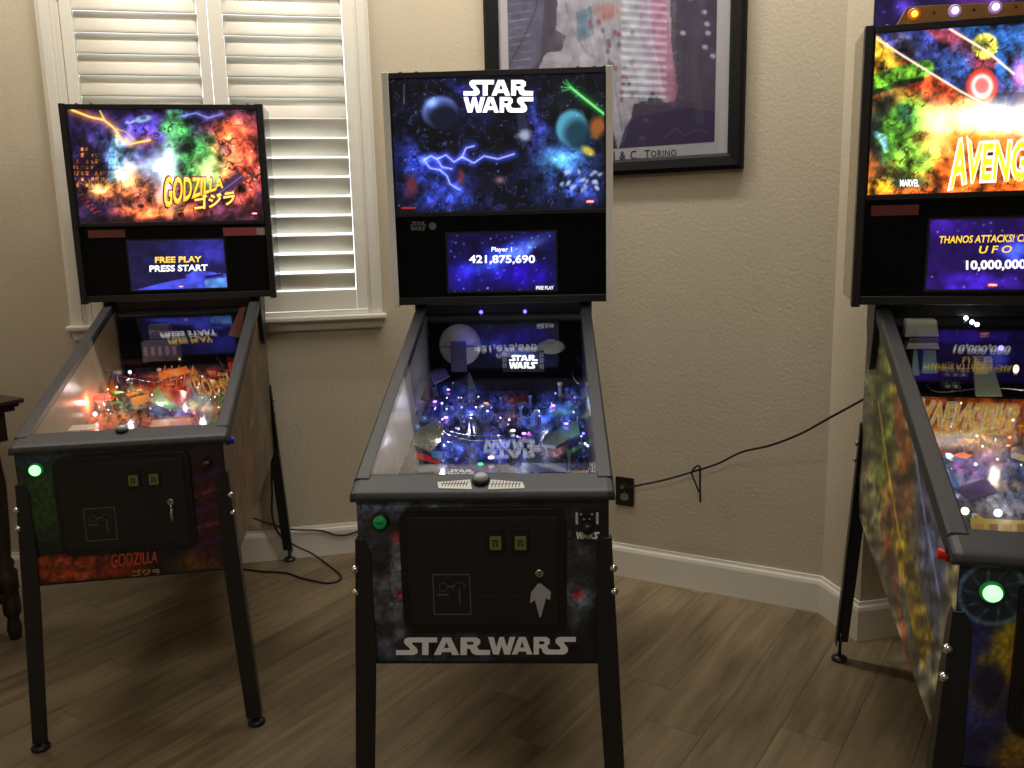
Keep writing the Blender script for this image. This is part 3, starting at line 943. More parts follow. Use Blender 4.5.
def art_pf_burst(U, V):
    a = Art(U, V, (62, 60, 74))
    a.glow(980, 430, 70, 26, (200, 120, 30), 0.9, warp=12, seed=1)
    a.blob(938, 440, 16, 14, (190, 90, 40), 0.5, 0.8, warp=6, seed=2)
    a.blob(980, 468, 20, 16, (96, 50, 112), 0.5, 0.85, warp=6, seed=3)
    a.blob(1000, 492, 60, 12, (70, 84, 110), 0.6, 0.8, warp=8, seed=4)
    a.blob(985, 486, 30, 5, (170, 120, 70), 0.6, 0.7, warp=6, seed=5)
    a.grain(0.2, 0.2, 0.8, 6); a.grain(0.5, 0.5, 0.4, 7)
    return a
def scr_fire(U, V):
    a = Art(U, V, (26, 24, 66))
    a.glow(205, 250, 40, 22, (40, 40, 150), 0.8, warp=10, seed=1)
    a.poly([(131, 291), (178, 279), (196, 270), (240, 276), (240, 300), (131, 300)], (74, 82, 230), 0.95)
    a.poly([(205, 280), (240, 276), (240, 296), (205, 292)], (110, 190, 255), 0.7)
    a.line([(165, 281), (185, 277)], 2.4, (26, 24, 60)); a.line([(206, 277), (222, 275)], 2.4, (26, 24, 60))
    a.grain(0.15, 0.15, 0.4, 3)
    return a
def scr_space(U, V):
    a = Art(U, V, (14, 9, 58))
    a.glow(500, 258, 50, 12, (50, 90, 230), 0.9, rot=-0.42, warp=8, seed=1)
    a.glow(525, 250, 26, 8, (130, 170, 235), 0.7, rot=-0.4, warp=6, seed=2)
    a.glow(520, 276, 40, 16, (40, 10, 190), 0.8, warp=8, seed=3)
    a.glow(462, 275, 20, 16, (40, 20, 190), 0.7, warp=8, seed=4)
    a.grain(0.12, 0.12, 0.5, 5)
    a.stars(70, (449, 231, 556, 292), (150, 160, 230), 6, 0.7)
    return a
def scr_burst(U, V):
    a = Art(U, V, (34, 14, 84))
    a.glow(1015, 252, 18, 14, (60, 110, 255), 0.9, warp=6, seed=1)
    a.glow(975, 284, 50, 10, (60, 30, 190), 0.8, warp=8, seed=2)
    a.glow(940, 225, 30, 14, (40, 20, 110), 0.8, warp=8, seed=3)
    a.grain(0.12, 0.12, 0.5, 5)
    a.stars(22, (921, 216, 1040, 292), (160, 150, 240), 6, 0.8)
    return a

# --- text helper on a machine face -----------------------------------------------------------
def face_text(m, name, me, u0, v0, u1, v1, y, material, parent, slope=0.0, warp=None, solid=0.0003):
    """lettering filling the photograph rectangle (u0,v0)-(u1,v1) on the machine plane y"""
    a = m.f(u0, v1, y); b_ = m.f(u1, v1 + slope * (u1 - u0), y); c = m.f(u0, v0, y)
    ux = b_ - a; wd = np.linalg.norm(ux); uz = c - a; ht = np.linalg.norm(uz)
    return place_flat(name, me, a, ux / wd, uz / ht, wd, ht, material, parent, solid, warp)
def lit(name, rgb, k): return mat(name, rgb, 0.4, emit=k)
WHITE_LIT = lit('white_backlit', (255, 255, 255), 1.5)
WHITE_SCR = lit('white_screen_text', (250, 250, 255), 1.2)
YEL_SCR = lit('yellow_screen_text', (250, 206, 60), 1.1)
LETTER = mat('grey_white_vinyl', (232, 232, 232), 0.5)

LEVF, LEVR = 0.0, LEN + 0.012
def leg(m, root, sx, rear):
    """angle-iron leg with its two bolts and a leveller foot"""
    ya = LEN + 0.006 if rear else -0.006
    sy = -1 if rear else 1                                    # flange towards the cabinet
    fx, fy = sx * 0.302, (1.312 if rear else -0.012)
    top = 0.792
    tz = lambda y: -y * math.tan(m.tilt)
    zb = 0.024 if rear else 0.026
    levels = []
    for z, k, wdt in ((top, 0, 0.020), (top - 0.03, .03, 0.034), (CB + 0.06, .3, 0.046), (CB - 0.03, 0.41, 0.047), (0.25, 0.7, 0.045), (zb, 1, 0.042)):
        ax = sx * 0.2795 + (fx + sx * 0.016 - sx * 0.2795) * k
        ay = ya + (fy - sy * 0.016 - ya) * k
        th = 0.004
        ix, iy = -sx, sy
        levels.append([(ax, ay, z), (ax + ix * wdt, ay, z), (ax + ix * wdt, ay + iy * th, z), (ax + ix * th, ay + iy * th, z), (ax + ix * th, ay + iy * wdt, z), (ax, ay + iy * wdt, z)])
    o = MB().loft(levels).build('leg', BLACK, root, bevel=0.0015, seg=1)
    g = tz(fy)
    f_ = MB()
    f_.lathe([(0.024, 0), (0.026, 0.004), (0.026, 0.009), (0.02, 0.015), (0.009, 0.019)], (fx, fy, g), n=20)
    f_.lathe([(0.0055, 0.015), (0.0055, zb + 0.04 - g)], (fx, fy, g), n=10)
    f_.build('leveler', BLACKPL if not rear else mat('dark_steel', (70, 70, 70), 0.35, 0.8), o)
    d = Vector((sx, -sy, 0)).normalized()
    for z in (0.722, 0.668):
        q = MB()
        c = Vector((sx * (0.2795 + .0355 * (top - z) / top), ya, z)) - d * 0.004
        q.lathe([(0.009, 0), (0.009, 0.003), (0.0085, 0.007), (0.006, 0.011), (0.002, 0.0125)], c, d, 12)
        q.build('bolt', CHROME, o)
    return o

def coin_door(m, root, key=False):
    P = MS
    a = P.f(404, 632, -.01); c = P.f(565.5, 508, -.01)
    x0, x1, z0, z1 = a[0], c[0], a[2], c[2]
    d = MB().rrect(x0, x1, z0, z1, 0.03, -0.010, 0.002).build('coin_door', BLACKPL, root, bevel=0.002)
    MB().rrect(x0 + .018, x1 - .018, z0 + .018, z1 - .018, 0.008, -0.0135, -0.009).build('door_panel', mat('door_black', (20, 20, 21), 0.5), d, bevel=0.0015)
    for u in (495, 520):
        q0 = P.f(u - 8, 553, -.015); q1 = P.f(u + 9, 528, -.015)
        s = MB().rrect(q0[0], q1[0], q0[2], q1[2], 0.003, -0.018, -0.012).build('coin_entry', BLACKPL, d, bevel=0.001)
        q0 = P.f(u - 5, 549, -.015); q1 = P.f(u + 6, 535.5, -.015)
        MB().rrect(q0[0], q1[0], q0[2], q1[2], 0.002, -0.0195, -0.0175).build('lit_slot', mat('coin_slot_glow', (96, 95, 48), 0.4, emit=0.10), s)
        xm = (q0[0] + q1[0]) / 2; zm = (q0[2] + q1[2]) / 2
        MB().box(xm - .006, xm + .006, -0.0205, -0.0194, zm + .003, zm + .007).box(xm - .006, xm - .002, -0.0205, -0.0194, zm - .008, zm + .001).box(xm + .001, xm + .006, -0.0205, -0.0194, zm - .008, zm - .002).box(xm - .001, xm + .006, -0.0205, -0.0194, zm - .0005, zm + .001).build('slot_print', mat('slot_dark_print', (36, 34, 20), 0.6), s)
    for u in (481, 508):                                       # coin return flaps
        q0 = P.f(u, 617, -.015); q1 = P.f(u + 22, 596, -.015)
        MB().rrect(q0[0], q1[0], q0[2], q1[2], 0.003, -0.0155, -0.013).build('return_flap', mat('flap_black', (26, 26, 27), 0.35), d, bevel=0.001)
    q0 = P.f(434, 615, -.015); q1 = P.f(470, 574, -.015)
    pl = MB().rrect(q0[0], q1[0], q0[2], q1[2], 0.002, -0.0145, -0.013).build('placard', mat('placard_black', (24, 23, 23), 0.45), d)
    pr = MB()
    cx = lambda f: q0[0] + (q1[0] - q0[0]) * f
    cz = lambda f: q0[2] + (q1[2] - q0[2]) * f
    for fx_, fz_, r_ in ((.28, .68, .010), (.70, .66, .014)):
        for k in range(18):
            t0, t1 = 2 * math.pi * k / 18, 2 * math.pi * (k + 1) / 18
            if r_ > .012 and math.sin(t0) < -0.3: continue
            pr.hexa([(cx(fx_) + (r_ - e) * math.cos(t), -0.0148, cz(fz_) + (r_ - e) * math.sin(t)) for t, e in ((t0, 0), (t1, 0), (t1, .0012), (t0, .0012))],
                    [(cx(fx_) + (r_ - e) * math.cos(t), -0.0144, cz(fz_) + (r_ - e) * math.sin(t)) for t, e in ((t0, 0), (t1, 0), (t1, .0012), (t0, .0012))])
    pr.box(cx(.69), cx(.72), -.0148, -.0144, cz(.25), cz(.66)); pr.box(cx(.4), cx(.55), -.0148, -.0144, cz(.68), cz(.71))
    pr.box(cx(.12), cx(.42), -.0148, -.0144, cz(.48), cz(.51))
    for e0, e1, f0, f1 in ((0, 1, 0, .025), (0, 1, .975, 1), (0, .025, 0, 1), (.975, 1, 0, 1)):
        pr.box(cx(e0), cx(e1), -.0148, -.0144, cz(f0), cz(f1))
    pr.build('placard_print', mat('placard_line', (92, 90, 88), 0.5), pl)
    c0 = P.f(539.5, 572, -.015)
    k_ = MB(); k_.lathe([(0.0095, 0), (0.0095, 0.010), (0.008, 0.012)], (c0[0], -0.013, c0[2]), (0, -1, 0), 18)
    lk = k_.build('lock', CHROME, d)
    MB().box(c0[0] - .0012, c0[0] + .0012, -0.0262, -0.0246, c0[2] - .006, c0[2] + .006).build('keyhole', BLACKPL, lk)
    if key == 'plate':
        pts = [(531, 593), (538, 584), (541, 584), (551, 592), (550, 600), (546, 598), (541, 617), (539.5, 617), (535, 600), (530, 603)]
        A = [P.f(u, v, -.016) for u, v in pts]
        MB().hexa([(p[0], -0.017, p[2]) for p in A], [(p[0], -0.0135, p[2]) for p in A]).build('pointed_tag', mat('tag_grey', (176, 178, 180), 0.45, 0.3), d)
    else:
        kk = MB(); kk.tube([(c0[0], -0.026, c0[2] - .004), (c0[0] + .001, -0.03, c0[2] - .014), (c0[0] + .002, -0.027, c0[2] - .058)], 0.0022, 8)
        kk.lathe([(0.002, 0), (0.0055, 0.008), (0.005, 0.03), (0.001, 0.044)], (c0[0] + .0015, -0.028, c0[2] - .016), (0, 0, -1), 10)
        kk.build('key', STEEL, d)
    return d

def machine(m, name, cfg):
    root = empty(name, tuple(m.T), (m.tilt, 0, m.yaw))
    tag(root, cfg['label'], 'pinball machine', 'pinball machines in the room')
    th = 0.018
    # ---- cabinet shell
    sides = MB()
    prof = lambda x: [(x, 0, CB), (x, 0, TOPZ(0)), (x, 1.06, TOPZ(1.06)), (x, LEN, TOPZ(1.06)), (x, LEN, CB)]
    sides.hexa(prof(-HWD), prof(-HWD + th)); sides.hexa(prof(HWD - th), prof(HWD))
    sides.box(-HWD + th, HWD - th, LEN - th, LEN, CB, TOPZ(1.06))
    sides.box(-HWD + th, HWD - th, th, LEN - th, CB + .004, CB + .016)
    sides.box(-HWD + th, HWD - th, 0, th, CB, TOPZ(0))
    cab = sides.build('cabinet', mat('cabinet_black', (22, 21, 22), 0.45), root)
    il = grid_obj('side_blade', (-HWD + th + .001, .03, 0), (-HWD + th + .001, 1.05, 0), (-HWD + th + .001, .03, 1), 40, 12, cfg['blade'], art_mat('blade_colour', 'print', rough=0.3), cab, m.w, cfg.get('bgain', 1.0), fold=lambda P: np.stack([P[:, 0], P[:, 1], PFZ(P[:, 1]) - .02 + P[:, 2] * (TOPZ(P[:, 1]) - PFZ(P[:, 1]) + .02)], -1))
    MB().box(HWD - th - .002, HWD - th - .001, .03, 1.05, .80, .86).build('side_blade', INNER, cab)
    # printed faces
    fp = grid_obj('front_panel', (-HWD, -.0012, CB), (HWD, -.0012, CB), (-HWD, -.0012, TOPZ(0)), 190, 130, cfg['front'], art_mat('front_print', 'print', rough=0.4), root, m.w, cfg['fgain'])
    MB().box(-HWD, HWD, -.003, .004, CB - .004, CB + .001).build('bottom_edge', BLACKPL, fp)
    for sx, fn in cfg['sides'].items():
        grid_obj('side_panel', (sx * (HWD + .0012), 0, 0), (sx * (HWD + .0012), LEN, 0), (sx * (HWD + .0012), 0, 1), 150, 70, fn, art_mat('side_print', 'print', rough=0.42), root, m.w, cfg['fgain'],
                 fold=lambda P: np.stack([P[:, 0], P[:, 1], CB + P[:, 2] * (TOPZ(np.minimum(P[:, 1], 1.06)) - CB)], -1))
    # ---- rails, lockdown bar, glass
    for sx in (-1, 1):
        xi, xo = sx * (HWD - .021), sx * (HWD + .014)
        y0, y1 = .045, 1.058
        r = MB()
        def sec(y):
            zt = RAILZ(y)
            return [(xi, y, zt - .022), (xi, y, zt - .001), (xi + sx * .004, y, zt), (xo - sx * .006, y, zt), (xo, y, zt - .005), (xo, y, zt - .040), (xo - sx * .012, y, zt - .040), (xo - sx * .012, y, zt - .022)]
        r.loft([sec(y0), sec(y1)])
        r.build('side_rail', RAILM, root, bevel=0.002)
    lb = MB()
    def lsec(x):
        return [(x, -.010, .877), (x, -.013, .886), (x, -.008, .897), (x, .002, .901), (x, .066, .917), (x, .066, .902), (x, .002, .884), (x, .002, .877)]
    W2 = .2865
    xs = [(-W2, .010), (-W2 + .006, .003), (-W2 + .016, 0), (W2 - .016, 0), (W2 - .006, .003), (W2, .010)]
    lb.loft([[(x, y + e, z - e * .5) for x, y, z in lsec(x)] for x, e in xs])
    bar = lb.build('lockdown_bar', RAILM, root, bevel=0.003)
    cfg['bar'](m, bar)
    gz = lambda y: RAILZ(y) - .004
    MB().hexa([(-.252, .062, gz(.062)), (.252, .062, gz(.062)), (.252, 1.055, gz(1.055)), (-.252, 1.055, gz(1.055))],
              [(-.252, .062, gz(.062) + .004), (.252, .062, gz(.062) + .004), (.252, 1.055, gz(1.055) + .004), (-.252, 1.055, gz(1.055) + .004)]).build('playfield_glass', GLASS, root)
    # ---- legs
    for sx in (-1, 1):
        for rear in (False, True):
            leg(m, root, sx, rear)
    # ---- coin door, buttons
    cdr = coin_door(m, root, cfg.get('key'))
    c0 = MS.f(380.5, 521, 0)
    sb = MB(); sb.lathe([(.019, 0), (.019, .005), (.0165, .008), (.0150, .008)], (c0[0], -.001, c0[2]), (0, -1, 0), 24)
    so = sb.build('start_button', cfg.get('ring', BLACKPL), root)
    bt = MB(); bt.lathe([(.0150, 0), (.0150, .006), (.012, .009), (.004, .0105)], (c0[0], -.005, c0[2]), (0, -1, 0), 24)
    bt.build('button_lens', cfg['start'], so)
    if cfg.get('starttext'):
        place_flat('button_print', text_mesh('START', 0.02), (c0[0] - .009, -.0158, c0[2] - .0022), (1, 0, 0), (0, 0, 1), .018, .0045, BLACKPL, so)
    c1 = MS.f(587, 524.5, 0)
    kb = MB(); kb.lathe([(.013, 0), (.013, .006), (.008, .010), (.008, .018), (.0125, .021), (.0135, .027), (.011, .033), (.004, .035)], (c1[0], -.001, c1[2]), (0, -1, 0), 20)
    kb.build('plunger_knob', BLACKPL, root)
    for sx in (-1, 1):
        fb = MB(); fb.lathe([(.0135, 0), (.0135, .008), (.0105, .008), (.0105, .018), (.008, .020)], (sx * (HWD + .001), .075, .862), (sx, 0, 0), 18)
        fb.build('flipper_button', cfg['flip'], root)
    # hinge arms beside the neck
    for sx in (-1, 1):
        x0 = sx * (HWD + .002); x1 = sx * (HWD + .018)
        pts = [(1.035, 1.20), (1.20, 1.20), (1.19, 1.12), (1.13, 1.02), (1.10, 1.0), (1.075, 1.02), (1.045, 1.12)]
        MB().hexa([(x0, y, z) for y, z in pts], [(x1, y, z) for y, z in pts]).build('hinge_arm', BLACK, root, bevel=.002)
    # ---- backbox
    bb = MB()
    sw = .0215
    bb.box(-BX + .004, BX - .004, BY0 + .010, BY1, BZ0 + .008, BZ1 - .002)
    bb.box(-.262, .262, BY0 + .075, BY1 + .03, TOPZ(1.06) - .004, BZ0 + .010)
    box_o = bb.build('backbox', mat('backbox_black', (20, 20, 21), 0.45), root)
    for sx in (-1, 1):
        s_ = MB(); s_.box(*sorted((sx * BX, sx * (BX - sw))), BY0 - .006, BY0 + .03, BZ0 - .006, BZ1 + .002)
        s_.build('side_trim', cfg['trim'], box_o, bevel=.002)
        p_ = MB(); p_.box(*sorted((sx * (BX - .004), sx * (BX - .0005))), BY0 + .03, BY1, BZ0 + .008, BZ1 - .002)
        p_.build('backbox_side', cfg['bside'], box_o)
    fr = MB()
    zt0, zt1 = MS.f(498, 210.5, BY0)[2], BZ1 - .018                                # translite window
    fr.box(-BX + sw, BX - sw, BY0 - .002, BY0 + .012, zt1, BZ1)
    fr.box(-BX + sw, BX - sw, BY0 - .002, BY0 + .012, zt0 - .014, zt0)
    fr.box(-BX + sw, -BX + sw + .005, BY0 - .002, BY0 + .012, zt0, zt1)
    fr.box(BX - sw - .005, BX - sw, BY0 - .002, BY0 + .012, zt0, zt1)
    fr.build('backglass_frame', BLACKPL, box_o, bevel=.002)
    sp = MB(); sp.box(-BX + sw, BX - sw, BY0 + .001, BY0 + .012, BZ0 + .024, zt0 - .014)
    spk = sp.build('speaker_panel', PANEL, box_o)
    lw_ = MB(); lw_.box(-BX + sw, BX - sw, BY0 - .002, BY0 + .012, BZ0, BZ0 + .024)
    lw_.build('bottom_rail', BLACKPL, box_o, bevel=.002)
    xa = BX - sw - .004
    tr = grid_obj('backglass', (-xa, BY0 + .006, zt0), (xa, BY0 + .006, zt0), (-xa, BY0 + .006, zt1), 230, 145, cfg['art'], art_mat('backglass_lit_' + cfg['id'], 'lit', cfg['glow']), box_o, m.w)
    cfg['titles'](m, tr)
    # screen
    s0 = MS.f(449, 291.5, BY0); s1 = MS.f(555.5, 231.5, BY0)
    MB().box(s0[0] - .006, s1[0] + .006, BY0 - .0005, BY0 + .0035, s0[2] - .006, s1[2] + .006).build('screen_bezel', BLACKPL, spk)
    scn = grid_obj('screen', (s0[0], BY0 - .0012, s0[2]), (s1[0], BY0 - .0012, s0[2]), (s0[0], BY0 - .0012, s1[2]), 110, 66, cfg['scr'], art_mat('screen_lit_' + cfg['id'], 'lit', cfg.get('sglow', 1.0)), spk, m.w)
    cfg['words'](m, scn)
    cfg['badges'](m, spk)
    for x in (-.30, -.25, .25, .30, .33):
        q = MB(); q.lathe([(.006, 0), (.006, .004), (.003, .006)], (x, BY0 + .02, BZ1), n=10); q.build('bolt', BLACKPL, box_o)
    # ---- playfield
    xw = HWD - th - .002
    pf = grid_obj('playfield', (-xw, .05, PFZ(.05)), (xw, .05, PFZ(.05)), (-xw, 1.08, PFZ(1.08)), 200, 200, cfg['pf'], art_mat('playfield_print', 'print', rough=0.18), root, m.w, cfg['pgain'])
    MB().box(-xw, xw, 1.082, 1.09, PFZ(1.08), TOPZ(1.06) - .02).build('back_panel', mat('back_panel_navy', (9, 9, 13), 0.9, spec=0.05), root)
    ap_ = MB(); ap_.hexa([(-xw, .045, PFZ(.05) + .03), (xw - .06, .045, PFZ(.05) + .03), (xw - .06, .118, PFZ(.12) + .024), (.06, .150, PFZ(.15) + .02), (-.06, .150, PFZ(.15) + .02), (-xw, .118, PFZ(.12) + .024)],
                          [(-xw, .045, PFZ(.05) + .034), (xw - .06, .045, PFZ(.05) + .034), (xw - .06, .118, PFZ(.12) + .028), (.06, .150, PFZ(.15) + .024), (-.06, .150, PFZ(.15) + .024), (-xw, .118, PFZ(.12) + .028)])
    apr = ap_.build('apron', cfg['apron'], root, bevel=.001)
    ln = MB(); ln.hexa([(xw - .048, .05, PFZ(.05) + .001), (xw - .008, .05, PFZ(.05) + .001), (xw - .008, .40, PFZ(.40) + .001), (xw - .048, .40, PFZ(.40) + .001)], [(xw - .048, .05, PFZ(.05) + .003), (xw - .008, .05, PFZ(.05) + .003), (xw - .008, .40, PFZ(.40) + .003), (xw - .048, .40, PFZ(.40) + .003)])
    ln.build('shooter_lane', mat('lane_wood_' + cfg['id'], cfg['lane'], 0.25), root)
    pr_ = MB(); pr_.lathe([(.005, 0), (.005, .05), (.009, .052), (.009, .062)], (xw - .028, .05, PFZ(.05) + .016), (0, 1, .1), 12)
    pr_.build('shooter_rod', STEEL, root)
    gd = MB(); gd.hexa([(xw - .056, .14, PFZ(.14)), (xw - .050, .14, PFZ(.14)), (xw - .050, .55, PFZ(.55)), (xw - .056, .55, PFZ(.55))], [(xw - .056, .14, PFZ(.14) + .03), (xw - .050, .14, PFZ(.14) + .03), (xw - .050, .55, PFZ(.55) + .03), (xw - .056, .55, PFZ(.55) + .03)])
    gd.build('lane_guide', mat('lane_guide', (60, 58, 60), 0.4), root)
    for sx in (-1, 1):                                          # flippers and slingshots
        bx, by = -.012 + sx * .075, .205
        tx, ty = -.012 + sx * .018, .165
        dv = np.array([tx - bx, ty - by]); dv = dv / np.linalg.norm(dv); nv = np.array([-dv[1], dv[0]])
        lo = []
        for k in range(9):
            q = math.pi / 2 + math.pi * k / 8
            lo.append(np.array([bx, by]) + .012 * (math.cos(q) * dv + math.sin(q) * nv))
        for k in range(9):
            q = -math.pi / 2 + math.pi * k / 8
            lo.append(np.array([tx, ty]) + .007 * (math.cos(q) * dv + math.sin(q) * nv))
        MB().hexa([(*p, PFZ(p[1]) + .006) for p in lo], [(*p, PFZ(p[1]) + .026) for p in lo]).build('flipper', cfg['flipper'], root, bevel=.001)
        tri = [(sx * .155 - .012, .235), (sx * .095 - .012, .235 + .02), (sx * .155 - .012, .36)]
        MB().hexa([(x, y, PFZ(y) + .028) for x, y in tri], [(x, y, PFZ(y) + .031) for x, y in tri]).build('slingshot_plastic', cfg['plastic'], root)
        for x, y in tri:
            MB().lathe([(.005, 0), (.005, .03)], (x, y, PFZ(y)), n=8).build('post', mat('post_white', (210, 210, 205), 0.3), root)
    cfg['toys'](m, root, apr)
    for i, (u, v, up, e, col) in enumerate(cfg['gi']):          # playfield lamps
        c = m.pf(u, v, up)
        l = bpy.data.lights.new('playfield_lamp', 'POINT'); l.energy = e; l.color = col; l.shadow_soft_size = 0.006
        o = bpy.data.objects.new('playfield_lamp', l); COL.objects.link(o); o.parent = root; o.location = c
    return root

def led(m, root, u, v, up, r, rgb, k, name='insert_or_sparkle', dome=False):
    c = m.pf(u, v, up)
    q = MB()
    if dome: q.ball(c, r, 10, 6)
    else: q.lathe([(r, 0), (r, .003), (r * .6, .004)], c, (0, -0.114, 1), 14)
    return q.build(name, mat('led_%d_%d_%d_%d' % (*rgb, int(k * 10)), rgb, 0.3, emit=k), root)
def arc_tube(m, root, name, pix, r, material):
    """ramp wire through photograph points (u, v, height over the playfield)"""
    return MB().tube(spline([m.pf(u, v, h) for u, v, h in pix], 8), r, 6).build(name, material, root)
def plate(m, root, name, pix, up, t, material):
    A = [m.pf(u, v, up) for u, v in pix]
    return MB().hexa([(p[0], p[1], p[2] - t) for p in A], [tuple(p) for p in A]).build(name, material, root, bevel=.001)
def backdrop(m, root, name, pix, y, t, material):
    A = [m.f(u, v, y) for u, v in pix]
    return MB().hexa([(p[0], p[1] - t, p[2]) for p in A], [tuple(p) for p in A]).build(name, material, root, bevel=.001)
# ------------------------------------------------------------------ what differs between the three machines
def on_bar(m, u, v): return m.hit(u, v, (0, -0.2424, 1), 0.9012)
def round_button(m, bar, u, v, r, cap):
    c = on_bar(m, u, v)
    ax = (0, -.2356, .972)
    o = MB().lathe([(r, -.002), (r, .006), (r * .85, .009), (r * .8, .009)], c, ax, 24).build('action_button', BLACKPL, bar)
    MB().lathe([(r * .78, .004), (r * .74, .013), (r * .5, .017), (r * .1, .018)], c, ax, 24).build('button_cap', cap, o)
CAP = mat('frosted_cap', (170, 174, 172), 0.25)
def bar_fire(m, bar): round_button(m, bar, 122, 431, .017, mat('cap_teal', (150, 172, 166), 0.2, 0.4))
def bar_space(m, bar):
    round_button(m, bar, 481, 481, .020, CAP)
    for pts in (((438.5, 488.5), (437.5, 482.5), (470, 480), (472, 489.5)), ((488, 489.5), (490.5, 480), (522.5, 482.5), (525, 488.5))):
        A = [on_bar(m, u, v) for u, v in pts]
        o = MB().hexa([(p[0], p[1], p[2] - .001) for p in A], [(p[0], p[1], p[2] + .0012) for p in A]).build('badge_plate', mat('badge_white', (206, 204, 196), 0.4), bar)
        x0, x1 = A[0][0], A[2][0]
        z = lambda y: .9012 + .2424 * y
        y0, y1 = A[0][1] + .006, max(A[1][1], A[2][1]) - .006
        k = MB()
        for i in range(9):
            xx = x0 + (x1 - x0) * (i + 1) / 10
            k.hexa([(xx - .001, y0, z(y0) + .0011), (xx + .001, y0, z(y0) + .0011), (xx + .004, y1, z(y1) + .0011), (xx + .002, y1, z(y1) + .0011)], [(xx - .001, y0, z(y0) + .0016), (xx + .001, y0, z(y0) + .0016), (xx + .004, y1, z(y1) + .0016), (xx + .002, y1, z(y1) + .0016)])
        ym = (y0 + y1) / 2
        k.hexa([(min(x0, x1) + .004, ym - .001, z(ym) + .001), (max(x0, x1) - .004, ym - .001, z(ym) + .001), (max(x0, x1) - .004, ym + .001, z(ym) + .0014), (min(x0, x1) + .004, ym + .001, z(ym) + .0014)], [(min(x0, x1) + .004, ym - .001, z(ym) + .0016), (max(x0, x1) - .004, ym - .001, z(ym) + .0016), (max(x0, x1) - .004, ym + .001, z(ym) + .002), (min(x0, x1) + .004, ym + .001, z(ym) + .002)])
        k.build('badge_lines', mat('badge_dark', (60, 58, 54), 0.5), o)
def bar_burst(m, bar): round_button(m, bar, 1120, 560, .020, mat('cap_red', (170, 30, 30), 0.3))

YT = BY0 + .0046
def oval_logo(m, u, v, y, parent, w_=9):
    c = m.f(u, v, y)
    k = MB(); n = 20
    pts = [(c[0] + .0125 * w_ / 9 * math.cos(2 * math.pi * i / n), c[2] + .006 * w_ / 9 * math.sin(2 * math.pi * i / n)) for i in range(n)]
    k.hexa([(x, y, z) for x, z in pts], [(x, y + .0005, z) for x, z in pts])
    o = k.build('maker_logo', mat('logo_red', (190, 40, 46), 0.4, emit=0.6), parent)
    place_flat('maker_name', text_mesh('STERN', 0.02), (c[0] - .0085 * w_ / 9, y - .0006, c[2] - .0025 * w_ / 9), (1, 0, 0), (0, 0, 1), .017 * w_ / 9, .005 * w_ / 9, WHITE_SCR, o)
def titles_fire(m, p):
    def wp_(a, b): return a, np.minimum(.66 * a, .66) + b * (1 - .04 * a - np.minimum(.66 * a, .66))
    face_text(m, 'title_outline', text_mesh('GODZILLA', 0.055, 0.05, .98), 162.5, 174.5, 224.5, 211, YT, lit('title_outline_red', (120, 30, 10), 0.7), p, warp=wp_)  # dark red printed outline behind the letters
    face_text(m, 'title', text_mesh('GODZILLA', 0.022, 0.05, 1.0), 164, 176.5, 223, 209, YT - .0008, lit('title_yellow', (255, 196, 60), 1.35), p, warp=wp_)
    face_text(m, 'subtitle_outline', text_mesh('ゴジラ', 0.06), 193, 194.5, 236.5, 211.5, YT, lit('title_outline_red', (120, 30, 10), 0.7), p, slope=-.16)
    face_text(m, 'subtitle', text_mesh('ゴジラ', 0.03), 194.5, 196, 235, 210.5, YT - .0008, lit('subtitle_yellow', (255, 214, 90), 1.2), p, slope=-.16)
    oval_logo(m, 254.5, 213.5, YT, p)
def titles_space(m, p):
    face_text(m, 'title', poly_mesh(STAR), 463.5, 80, 533, 95.5, YT, WHITE_LIT, p)
    face_text(m, 'title', poly_mesh(WARS), 463.5, 97, 533, 112.5, YT, WHITE_LIT, p)
    oval_logo(m, 590, 201.5, YT, p, 11)
def titles_burst(m, p):
    def wp_(a, b): return a, np.where(a < .17, b * 1.16 - .16 * (1 - a / .17), b * (1 - .0 * a))
    face_text(m, 'title_outline', text_mesh('AVENGERS', 0.07, 0.18, 1.0), 947, 142.5, 1068, 185.5, YT, lit('title_white_edge', (255, 250, 230), 1.3), p, warp=wp_, slope=-.05)
    face_text(m, 'title', text_mesh('AVENGERS', 0.015, 0.18, 1.03), 950, 145.5, 1066, 182.5, YT - .0008, lit('title_gold', (255, 190, 30), 1.8), p, warp=wp_, slope=-.05)
    face_text(m, 'maker_name', text_mesh('MARVEL', 0.03), 900, 179.5, 919, 186.5, YT, WHITE_LIT, p)
    face_text(m, 'subtitle', text_mesh('INFINITY QUEST', 0.02), 1003, 178.5, 1066, 185, YT - .0006, lit('subtitle_orange', (255, 150, 30), 1.2), p, slope=-.05)
YS = BY0 - .002
def words_fire(m, p):
    face_text(m, 'screen_text', text_mesh('FREE PLAY', 0.03), 155, 257, 201.5, 263, YS, YEL_SCR, p, slope=-.02)
    face_text(m, 'screen_text', text_mesh('PRESS START', 0.03), 149.5, 265.5, 207.5, 272, YS, WHITE_SCR, p, slope=-.02)
    oval_logo(m, 181, 286.5, YS, p, 7)
def words_space(m, p):
    face_text(m, 'screen_text', text_mesh('Player 1', 0.02), 491.5, 247, 512, 253, YS, WHITE_SCR, p)
    face_text(m, 'screen_text', text_mesh('421,875,690', 0.025), 469, 255, 535, 264.5, YS, WHITE_SCR, p)
    face_text(m, 'screen_text', text_mesh('FREE PLAY', 0.02), 536, 286, 553.5, 289.5, YS, WHITE_SCR, p)
